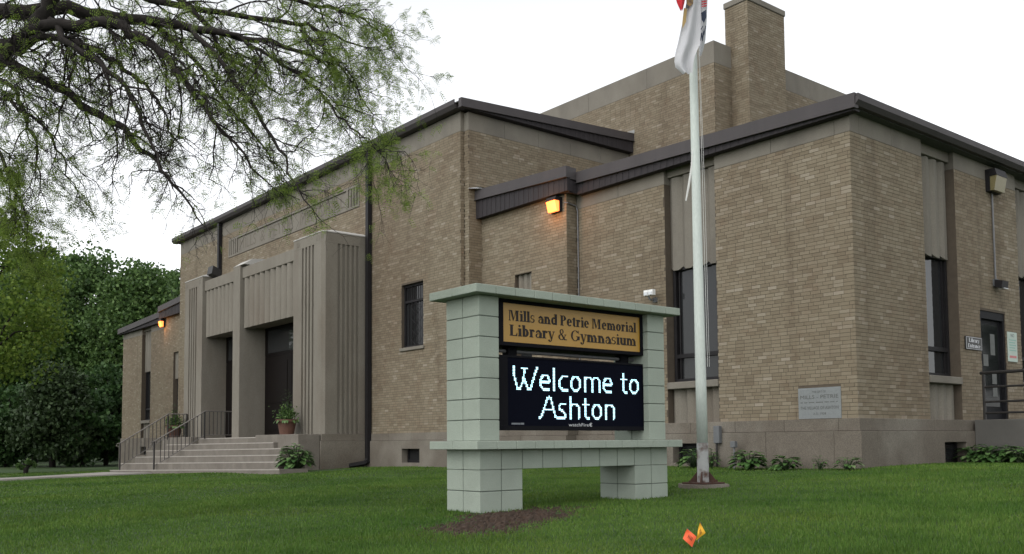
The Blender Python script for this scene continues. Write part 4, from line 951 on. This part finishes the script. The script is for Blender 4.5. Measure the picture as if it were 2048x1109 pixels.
box('label_plate', 'logo_grey', led, XD-.0038, XD-.002, -8.55, -8.43, .672, .690); box('label_plate', 'logo_grey', led, XD-.0038, XD-.002, -8.425, -8.38, .672, .692)
ts = MB()
for k_ in range(7): ts.tube([(.72, -6.16, 1.12+.026*k_), (.72, -6.16, 1.134+.026*k_)], [.062, .050], 14)
ts.tube([(.72, -6.16, 1.10), (.72, -6.16, 1.30)], .022, 8); ts.tube([(.72, -6.16, 1.305), (.72, -6.16, 1.325)], [.058, .03], 14)
ts.build('temperature_sensor', 'pvc_white', SG); MB().tube([(.72, -6.272, 1.14), (.72, -6.16, 1.11)], .012, 6).build('sensor_arm', 'conduit', SG)

# ================================================================= FLAGPOLE AND FLAGS
FPB = atd(1407, 981, 12.5); fx, fy = FPB[0], FPB[1]; fz = float(gz(fx, fy))
FP_ = thing('flagpole', 'white painted steel flagpole with rusty base beside the sign', 'flagpole', (fx, fy, fz))
lean = np.array([RT[0], RT[1], 0])*(-.0035)
def fpp(h): return np.array([fx, fy, fz+h])+lean*h
ft = MB(); n = 6
ft.prism([(fx+.36*math.cos(k_*math.pi/3+.3)*1.0, fy+.36*math.sin(k_*math.pi/3+.3)) for k_ in range(6)], fz-.3, fz+.045, 'z').build('footing', 'plinth', FP_)
MB().cbox(fx-.20, fx+.20, fy-.20, fy+.20, fz+.047, fz+.068, c=.004).build('base_plate', 'rust', FP_)
MB().tube([fpp(.069), fpp(.585)], [.079, .077], 24).build('sleeve', 'sleeve_paint', FP_, smooth=False)
for k_ in range(4):
    a = k_*math.pi/2+.5; c_, s_ = math.cos(a), math.sin(a); w = np.array([-s_, c_, 0])*.008; o_ = np.array([fx, fy, fz])
    P = [o_+np.array([c_*.078, s_*.078, .0685]), o_+np.array([c_*.19, s_*.19, .0685]), o_+np.array([c_*.078, s_*.078, .21])]
    b = MB(); b.V = [tuple(p+w) for p in P]+[tuple(p-w) for p in P]; b.F = [[0, 1, 2], [5, 4, 3], [0, 3, 4, 1], [1, 4, 5, 2], [2, 5, 3, 0]]; b.build('gusset', 'rust', FP_)
    a += math.pi/4; MB().cyl(fx+.235*math.cos(a)*.9, fy+.235*math.sin(a)*.9, fz+.046, fz+.095, .016, 6).build('bolt', 'rust', FP_)
MB().tube([fpp(.586), fpp(1.4), fpp(5.5), fpp(9.0)], [.0735, .0715, .0555, .042], 24).build('pole', 'pole_paint', FP_, smooth=True)
MB().tube([fpp(9.0), fpp(9.06)], [.05, .09], 16).build('truck', 'pole_paint', FP_)
hr = lambda h, s_, d_=.0: tuple(fpp(h)+np.array([RT[0], RT[1], 0])*s_-np.array([fw[0], fw[1], 0])*d_)
MB().tube([hr(1.6, .088, .03), hr(3.5, .082, .03), hr(5.6, .078, .02), hr(9.0, .07)], .0032, 5).tube([hr(1.6, .112, .03), hr(4, .110, .02), hr(6, .085, .01), hr(9.0, .075)], .0026, 5).build('halyard', 'rope', FP_)
fz_rope = MB()
fz_rope.tube([atd(1385, 300, 12.36), atd(1383, 335, 12.34), atd(1378, 370, 12.33), atd(1372, 402, 12.33)], [.006, .012, .016, .010], 5).build('frayed_rope', 'rope', FP_)
def cloth(rows, d0, amp, waves, nu=14, ph=0.0):
    """limp cloth: rows (y, xl, xr) in the photo at distance d0, rippled in depth"""
    V = []; N = 26; ys = np.linspace(rows[0][0], rows[-1][0], N); R_ = np.array(rows, float)
    for y in ys:
        xl, xr = np.interp(y, R_[:, 0], R_[:, 1]), np.interp(y, R_[:, 0], R_[:, 2])
        for k_ in range(nu+1):
            u = k_/nu; V.append(atd(xl+(xr-xl)*u, y+2.2*math.sin(u*13+ph)*(y > rows[-1][0]-4), d0+amp*math.sin(waves*math.pi*u+ph+y*.012)))
    F = [[i*(nu+1)+k_, i*(nu+1)+k_+1, (i+1)*(nu+1)+k_+1, (i+1)*(nu+1)+k_] for i in range(N-1) for k_ in range(nu)]
    return V, F
sf = thing('state_flag', 'limp frayed white state flag hanging against the flagpole', 'flag', tuple(fpp(6.5)))
V, F = cloth([(-150, 1381, 1402), (0, 1374, 1402), (50, 1364, 1402), (92, 1355, 1400), (104, 1351, 1392), (128, 1348, 1386), (138, 1352, 1386), (147, 1364, 1385)], 12.30, .035, 3.0); mesh_obj('cloth', V, F, 'flag_white', sf, smooth=True)
V, F = cloth([(-150, 1400, 1417), (0, 1400, 1415), (40, 1400, 1413.5), (80, 1399.5, 1411), (98, 1399, 1407), (112, 1398, 1402)], 12.48, .03, 2.0, 8, .6); mesh_obj('cloth', V, F, 'flag_white', sf, smooth=True)
def patch(name, m, pts, d): b = MB(); b.poly([atd(x, y, d) for x, y in pts]); return b.build(name, m, sf)
patch('emblem', 'flag_brown', [(1372, -8), (1387, -8), (1386, 8), (1380, 13), (1373, 9)], 12.255); patch('emblem', 'flag_tan', [(1368, 16), (1374, 18), (1372, 44), (1365, 58), (1364.5, 46)], 12.255)
for k_ in range(5): patch('emblem', 'flag_red', [(1403, -6+4.6*k_), (1413.5, -8+4.6*k_), (1413.5, -5.6+4.6*k_), (1403, -3.6+4.6*k_)], 12.44)
patch('emblem', 'flag_blue', [(1402, 26), (1412, 20), (1413, 34), (1408, 46), (1403, 40)], 12.44)
b = MB()
for a, c_ in (((1401, 82), (1403.5, 66)), ((1403.5, 66), (1405, 82)), ((1405, 82), (1407.5, 62)), ((1408, 70), (1411.5, 52)), ((1401.5, 60), (1406, 52))): b.tube([atd(*a, 12.44), atd(*c_, 12.44)], .006, 4)
b.build('lettering', 'flag_blue', sf, kind='stuff')
nf = thing('upper_flag', 'red tip of the flag hanging highest on the pole', 'flag', tuple(fpp(7.2)))
V, F = cloth([(-150, 1345, 1378), (-40, 1348, 1376), (0, 1352, 1370), (10, 1355, 1368), (21, 1361, 1365)], 12.2, .03, 2.2, 8, .3); mesh_obj('cloth', V, F, 'flag_red', nf, smooth=True)

# ================================================================= MARKER FLAGS, SOIL
def marker(label, m, quad, base, d):
    g = atd(*base, d); z = float(gz(g[0], g[1])); t = thing('marker_flag', label, 'marker flag', (g[0], g[1], z), 'utility marker flags')
    P = [atd(x, y, d+.015*math.sin(i*2)) for i, (x, y) in enumerate(quad)]
    N = 6; b = MB()
    for i in range(N+1):
        for j in range(N+1):
            u, v = i/N, j/N; p = P[0]*(1-u)*(1-v)+P[1]*u*(1-v)+P[2]*u*v+P[3]*(1-u)*v; b.V.append(tuple(p+fw*.006*math.sin(5*u+3*v)))
    for i in range(N):
        for j in range(N): a = i*(N+1)+j; b.F.append([a, a+1, a+N+2, a+N+1])
    b.build('flag', m, t, smooth=True)
    MB().tube([(g[0], g[1], z-.05), tuple((P[0]+P[1])/2+fw*.012), tuple(P[0]+fw*.004)], .0026, 5).build('wire', 'conduit', t)
    pr_ = MB()
    for k_ in range(4):
        u0 = .30+.12*k_; q = lambda u, v: tuple(P[0]*(1-u)*(1-v)+P[1]*u*(1-v)+P[2]*u*v+P[3]*(1-u)*v-fw*.010)
        pr_.quad(q(u0, .3), q(u0+.05, .3), q(u0+.05, .62), q(u0, .62))
    pr_.build('print', 'marker_print', t, kind='stuff')
marker('small orange utility marker flag in the front lawn', 'marker_orange', [(1374, 1058), (1393, 1073.6), (1384.5, 1095), (1366, 1078)], (1388, 1112), 6.15)
marker('small yellow utility marker flag in the front lawn', 'marker_yellow', [(1400, 1045), (1411, 1066), (1392.5, 1082), (1395.5, 1064.7)], (1391, 1106), 6.32)
SCN, SAX, SMJ, SMN = np.array([1.85, -9.25]), np.array([-.50, .866]), 1.50, .58
def soil_f(x, y):
    dx, dy = x-SCN[0], y-SCN[1]; a = (dx*SAX[0]+dy*SAX[1])/SMJ; b_ = (-dx*SAX[1]+dy*SAX[0])/SMN
    return np.hypot(a, b_)+.14*np.sin(3.1*x+1.7*y)+.10*np.sin(5.3*y-2.2*x)
N = 70; gu = np.linspace(-1.25, 1.25, N); U, Vv = np.meshgrid(gu, gu, indexing='ij')
sx = SCN[0]+U*SMJ*SAX[0]-Vv*SMN*SAX[1]; sy = SCN[1]+U*SMJ*SAX[1]+Vv*SMN*SAX[0]
sz = gz(sx, sy)+.028*(1-np.clip(soil_f(sx, sy), 0, 1.4))+nr.uniform(-.016, .016, sx.shape)-.004
idx = np.arange(N*N).reshape(N, N)
mesh_obj('bare_soil', np.stack([sx, sy, sz], -1), np.stack([idx[:-1, :-1], idx[1:, :-1], idx[1:, 1:], idx[:-1, 1:]], -1).reshape(-1, 4), 'soil', smooth=False, kind='structure')

# ================================================================= TREES
def cam_pt(px, py, d): return atd(px, py, d)
def bg_tree(label, name, px, ytop, ybot, hw, d, m, n, leaf, group, trunk=True, conic=False, seed=1, world=None):
    r_ = np.random.default_rng(seed); c = atd(px, 900, d); gx_, gy_ = c[0], c[1]; s_ = d/FOC
    ztop = atd(px, ytop, d)[2]; zbot = atd(px, ybot, d)[2]; R = hw*s_
    if world: gx_, gy_, ztop, zbot, R = world
    zg = float(gz(gx_, gy_)); zbot = max(zbot, zg+.1); H = ztop-zbot; zc = (ztop+zbot)/2
    t = thing(name, label, 'tree' if 'tree' in name else 'shrub', (gx_, gy_, zg), group)
    K = max(14, int(n/150)); q = r_.normal(size=(K, 3)); q /= np.linalg.norm(q, axis=1)[:, None]; q *= r_.uniform(.45, 1.0, K)[:, None]**.6
    if conic: hh = (q[:, 2]+1)/2; q[:, :2] *= (1.15-hh)[:, None]
    cl = np.array([gx_, gy_, zc])+q*np.array([R*.86, R*.86, H/2*.90])
    w = r_.uniform(.5, 1.3, K); k_ = r_.choice(K, n, p=w/w.sum())
    g = r_.normal(size=(n, 3)); g /= np.linalg.norm(g, axis=1)[:, None]; g *= r_.uniform(.3, 1, n)[:, None]**.5
    rad = (min(R, H/2)*.27*r_.uniform(.5, 1.6, K))[k_][:, None]
    P = cl[k_]+g*rad*np.array([1.15, 1.15, .75]); P[:, 2] = np.maximum(P[:, 2], zg+.05)
    V, F = leaf_quads(P, leaf*r_.uniform(.6, 1.3, n), flat=.35, aspect=.75, rs=r_); mesh_obj('crown', V, F, m, t, kind='stuff')
    b = MB(); tr = max(.10, R*.055)
    b.tube([(gx_, gy_, zg-.2), (gx_+.1, gy_, zg+(zc-zg)*.5), (gx_, gy_+.1, zc), (gx_, gy_, ztop-H*.15)], [tr*1.2, tr, tr*.6, tr*.12], 8)
    b.build('trunk', 'bark', t, smooth=True)
    lb = MB()
    for e in cl[:16]:
        z0 = zg+(zc-zg)*rnd.uniform(.5, 1.1); p0 = np.array([gx_, gy_, z0]); mid = (p0+e)/2+np.array([0, 0, .06*H]); lb.tube([p0, mid, e], [tr*.4, tr*.25, tr*.06], 5)
    lb.build('limbs', 'bark', t, kind='stuff')
    return t
BGN = 'trees behind the lawn on the left'
bg_tree('tall green maple nearest the far left wing of the building', 'maple_tree', 268, 505, 900, 98, 58, 'leaf_maple', 36000, .235, BGN, seed=3)
bg_tree('tall dark green maple in the middle of the left tree group', 'maple_tree', 165, 478, 900, 105, 62, 'leaf_maple', 38000, .24, BGN, seed=4)
bg_tree('maple whose crown shows just above the left wing roof', 'maple_tree', 338, 510, 860, 70, 66, 'leaf_maple', 24000, .25, BGN, seed=5)
bg_tree('maple at the left edge behind the yellow-green tree', 'maple_tree', 70, 462, 900, 100, 66, 'leaf_maple', 28000, .25, BGN, seed=6)
bg_tree('maple cut off by the left edge of the picture', 'maple_tree', -50, 440, 900, 100, 60, 'leaf_maple', 20000, .26, BGN, seed=7)
bg_tree('yellow-green tree in front of the dark maples at the left edge', 'lime_tree', -35, 400, 800, 150, 38, 'leaf_lime', 15000, .16, BGN, seed=8)
bg_tree('dark bushy evergreen tree low in the left tree group', 'evergreen_tree', 105, 720, 938, 100, 50, 'leaf_dark', 18000, .22, BGN, conic=True, seed=9)
for i, (px, yt, hw_, d_) in enumerate(((15, 760, 95, 52), (212, 730, 72, 54), (262, 790, 60, 56), (-70, 770, 90, 52), (165, 800, 70, 51), (90, 800, 80, 70), (230, 800, 80, 72))):
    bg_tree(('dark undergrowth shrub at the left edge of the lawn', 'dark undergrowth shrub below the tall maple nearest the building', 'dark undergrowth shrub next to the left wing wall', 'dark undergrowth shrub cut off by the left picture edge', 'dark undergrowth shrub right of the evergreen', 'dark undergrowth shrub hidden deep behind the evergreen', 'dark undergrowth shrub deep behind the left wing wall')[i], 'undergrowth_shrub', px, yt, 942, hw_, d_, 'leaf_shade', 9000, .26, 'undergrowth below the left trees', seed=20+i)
bg_tree('small bright green bush on the lawn below the evergreen', 'garden_bush', 52, 921, 940, 22, 40, 'leaf_maple', 900, .12, 'undergrowth below the left trees', seed=31)
bg_tree('tree top showing above the roof at the right picture edge', 'distant_tree', 2072, 288, 700, 62, 60, 'leaf_maple', 9000, .32, 'trees behind the right wing', seed=32)

for i, (x, y, h, R) in enumerate(((24, 26, 11, 5.0), (31, 44, 12, 5.5), (20, 60, 12, 5.0), (-24, -38, 12, 5.5), (-38, -30, 11, 5))):
    bg_tree(('street tree mirrored in the side entrance door', 'street tree mirrored in the side windows', 'far street tree mirrored in the side windows', 'street tree mirrored in the tall front window', 'far street tree mirrored in the front windows')[i], 'street_tree', 0, 0, 0, 0, 1, 'leaf_maple', 5000, .55, 'street trees outside the picture', seed=40+i, world=(x, y, h, 2.0, R))

# foreground honey locust, its trunk left of the frame
LT_ = thing('locust_tree', 'large locust tree whose drooping branches hang in from the upper left', 'tree', tuple(atd(-420, 905, 9.6)*np.array([1, 1, 0])+np.array([0, 0, float(gz(*atd(-420, 905, 9.6)[:2]))])))
tb = np.array(LT_.location); crotch = atd(-300, 330, 9.7)
MB().tube([tb+np.array([0, 0, -.3]), tb+np.array([.02, 0, 1.2]), (tb+crotch)/2+np.array([.05, .05, .6]), crotch], [.36, .27, .24, .22], 14).build('trunk', 'bark', LT_, smooth=True)
LIMBS = [([(-220, 260), (-60, 300), (0, 340), (35, 390), (55, 440), (60, 480)], 9.9, 9.5, .035, .006, 1.5, 1.2), ([(-120, 180), (20, 200), (85, 250), (125, 310), (150, 370)], 9.5, 9.0, .03, .006, 1.2, 1.1),
      # (pixels, depth start, depth end, radius start, radius end, leafiness, twig density)
    ([(-300, 330), (-90, 190), (0, 112), (54, 76), (97, 22), (125, -30), (180, -120)], 9.7, 9.4, .17, .06, .6, .6),
    ([(-300, 330), (-120, 120), (0, 22), (137, 14), (202, 29), (288, 40), (360, 50), (450, 66), (540, 80), (640, 120)], 9.7, 9.9, .13, .02, 1.0, 1.2),
    ([(54, 76), (87, 52), (188, 45), (234, 50), (274, 72), (310, 94), (346, 133), (371, 159), (397, 202), (433, 249), (469, 285), (534, 364)], 9.4, 8.9, .085, .010, .75, 1.1),
    ([(97, 40), (119, 60), (144, 90), (202, 126), (252, 173), (281, 231), (300, 281), (317, 325), (346, 379)], 9.4, 8.6, .05, .008, .5, .8),
    ([(-90, 60), (0, 112), (90, 162), (151, 198), (202, 231), (249, 256), (267, 285), (310, 317), (332, 350), (371, 397), (405, 450)], 9.6, 8.8, .075, .007, .45, .8),
    ([(60, 80), (137, 79), (173, 94), (224, 119), (267, 151), (303, 188), (325, 216), (350, 280)], 9.4, 9.2, .05, .008, .6, .9),
    ([(280, -60), (361, 0), (407, 43), (433, 94), (447, 115), (498, 137), (560, 190)], 10.3, 10.2, .05, .010, 1.0, 1.1),
    ([(150, -60), (300, 0), (450, 26), (600, 50), (670, 70), (730, 95)], 10.4, 10.2, .06, .008, 1.25, 1.3),
    ([(450, 66), (520, 100), (600, 150), (650, 200), (690, 240), (725, 275), (760, 300)], 9.8, 9.3, .028, .006, 1.3, 1.1),
    ([(380, 52), (440, 120), (500, 200), (545, 275), (575, 330), (600, 385), (640, 440)], 9.8, 8.8, .035, .005, .8, 1.0),
    ([(-200, 150), (-60, 140), (20, 170), (55, 230), (75, 300), (80, 380)], 9.6, 9.0, .045, .007, 1.3, 1.2),
    ([(-220, 220), (-80, 230), (-10, 290), (20, 360), (30, 430)], 9.8, 9.4, .045, .008, 1.7, 1.3),
    ([(120, 60), (150, 130), (130, 200), (115, 260), (105, 330)], 9.3, 9.1, .022, .006, .7, .9),
    ([(480, -60), (560, -10), (640, 15), (690, 25), (730, 40), (775, 75)], 10.6, 10.4, .04, .007, 1.4, 1.3),
    ([(300, 40), (380, 110), (440, 190), (500, 260), (540, 310), (570, 350)], 10.0, 9.6, .03, .006, 1.0, 1.0),
    ([(600, 60), (660, 110), (700, 160), (735, 215), (755, 260)], 10.2, 9.9, .02, .005, 1.4, 1.1)]
tw = MB(); leafP, leafD = [], []
def wander(p, d, L, n, jit, droop):
    pts = [p]
    for i in range(n):
        d = d+nr.normal(size=3)*jit+np.array([0, 0, -droop]); d = d/np.linalg.norm(d); p = p+d*L/n; pts.append(p)
    return pts, d
def leaves_at(p, d, k_):
    for _ in range(k_): leafP.append(p+nr.normal(size=3)*.008); dd = d*.6+nr.normal(size=3)*.8; leafD.append(dd/np.linalg.norm(dd))
def twig(p, d, L, r0, lev, leafy):
    n = 4 if lev < 2 else 3
    pts, de = wander(p, d, L, n, .30 if lev else .24, .05+.03*lev); tw.tube(pts, list(np.linspace(r0, r0*.5, n+1)), 5 if lev == 0 else 3, cap=False)
    if lev >= 2:
        for q in pts[1:]:
            if nr.random() < .22*leafy: leaves_at(q, de, 2)
        if nr.random() < .55*leafy: leaves_at(pts[-1], de, 3)
        return
    kids = int((7 if lev == 0 else 5)*nr.uniform(.7, 1.3))
    for j in range(kids):
        i = nr.integers(1, n+1); dd = de*.7+nr.normal(size=3)*.62+np.array([0, 0, -.12]); dd /= np.linalg.norm(dd)
        twig(pts[i], dd, L*nr.uniform(.45, .75), r0*.52, lev+1, leafy)
for pix, d0, d1, r0, r1, leafy, dens in LIMBS:
    r0 *= .78; r1 *= .8
    K = len(pix); P = [atd(x, y, d0+(d1-d0)*i/(K-1)) for i, (x, y) in enumerate(pix)]
    # subdivide with a little irregularity
    Q = []
    for i in range(K-1):
        for s_ in range(3): Q.append(P[i]*(1-s_/3)+P[i+1]*s_/3+(nr.normal(size=3)*.018 if s_ else 0))
    Q.append(P[-1]); rads = list(r0*(np.linspace(1, 0, len(Q))**1.0)*(1-r1/r0)+r1)
    MB().tube(Q, rads, 8).build('limb', 'bark', LT_, smooth=True)
    for i in range(1, len(Q)):
        x, y, _z = proj(Q[i])
        if x < -140: continue
        if nr.random() < (.80 if y < 260 else .6)*dens:
            t_ = Q[i]-Q[i-1]; t_ /= np.linalg.norm(t_); dd = t_*.55+RT*.28+np.array([0, 0, -.30])+nr.normal(size=3)*.45; dd /= np.linalg.norm(dd)
            twig(Q[i], dd, nr.uniform(.32, .66)*(1.0 if y < 330 else .6), max(.005, min(.012, rads[i]*.5)), 0, leafy*((.70 if x < 420 else 1.15) if y < 200 else .8 if y < 260 or x < 130 else .6 if y < 320 else .36))
    twig(Q[-1], (Q[-1]-Q[-2])/np.linalg.norm(Q[-1]-Q[-2]), .36, r1*.8, 1, leafy*.45)
tw.build('twigs', 'bark', LT_, kind='stuff')
leafP, leafD = np.array(leafP), np.array(leafD); n = len(leafP)
# compound leaves: a row of small paired leaflets along a short drooping axis
VV = []; 
ax_ = leafD; sd2 = np.cross(ax_, nr.normal(size=(n, 3))); sd2 /= np.linalg.norm(sd2, axis=1)[:, None]; LL = nr.uniform(.045, .095, n)[:, None]
for k_ in range(5):
    t_ = (k_+.6)/5
    for sg in (-1, 1):
        base = leafP+ax_*LL*t_+np.array([0, 0, -1])*LL*t_*t_*.35; dv = (sd2*sg+ax_*.35); dv /= np.linalg.norm(dv, axis=1)[:, None]; l_ = LL*.34*(1.1-.5*abs(t_-.5)); w_ = np.cross(dv, ax_); w_ = ax_*.30
        VV.append(np.stack([base, base+dv*l_*.5+w_*l_*.5, base+dv*l_, base+dv*l_*.5-w_*l_*.5], 1))
VV = np.stack(VV, 1).reshape(-1, 3); mesh_obj('foliage', VV, np.arange(len(VV)).reshape(-1, 4), 'leaf_locust', LT_, kind='stuff')

# ================================================================= GRASS BLADES
def no_grass(x, y):
    b_ = (x > -41) & (x < .12) & (y > -.12) | (x > -31) & (x < -10) & (y > -.92) | (x > -34) & (x < -6.8) & (y > -.43) | (x > -26.4) & (x < -14.9) & (y > -2.4)
    for xl, xr, zl, zr, yk in ZST: b_ |= (x > xl) & (x < xr) & (y > yk) & (y < -2)
    b_ |= (x > -18) & (x < -14.9) & (y > -3.05) & (y < 0)
    b_ |= (x > WX0) & (x < WX1) & (y < -4.7) & (y > -26)
    b_ |= (x > .1) & (x < 2.6) & (y > 4.0) & (y < 9)
    b_ |= (np.hypot(x-fx, y-fy) < .35)
    for y0, y1 in ((SY0, -8.482), (-6.805, SY1)): b_ |= (x > SX0) & (x < SX1) & (y > y0) & (y < y1)
    return b_
NB = 640000
rr_ = 4.6*(46/4.6)**(nr.random(NB)**1.0); th = math.atan2(fw[0], fw[1])+nr.uniform(-.60, .60, NB)
bx_, by_ = CAM[0]+rr_*np.sin(th), CAM[1]+rr_*np.cos(th)
ok = ~no_grass(bx_, by_); sf_ = soil_f(bx_, by_); ok &= (sf_ > .92+nr.normal(size=NB)*.16)
bx_, by_, rr_ = bx_[ok], by_[ok], rr_[ok]; n = len(bx_); bz_ = gz(bx_, by_)
hgt = nr.uniform(.014, .034, n)*(1+.25*np.sin(bx_*1.3+by_*.7)); wd = .0034*np.maximum(1, rr_/6.5)
a = nr.uniform(0, 2*np.pi, n); la = nr.uniform(0, 2*np.pi, n); ln = nr.uniform(0, .7, n)*hgt
V = np.stack([np.c_[bx_-wd*np.cos(a), by_-wd*np.sin(a), bz_-.004], np.c_[bx_+wd*np.cos(a), by_+wd*np.sin(a), bz_-.004], np.c_[bx_+ln*np.cos(la), by_+ln*np.sin(la), bz_+hgt]], 1).reshape(-1, 3)
g = mesh_obj('grass', V, np.arange(3*n).reshape(n, 3), 'grass_blade', kind='stuff'); g['label'] = 'short mown green grass covering the lawn'; g['category'] = 'grass'
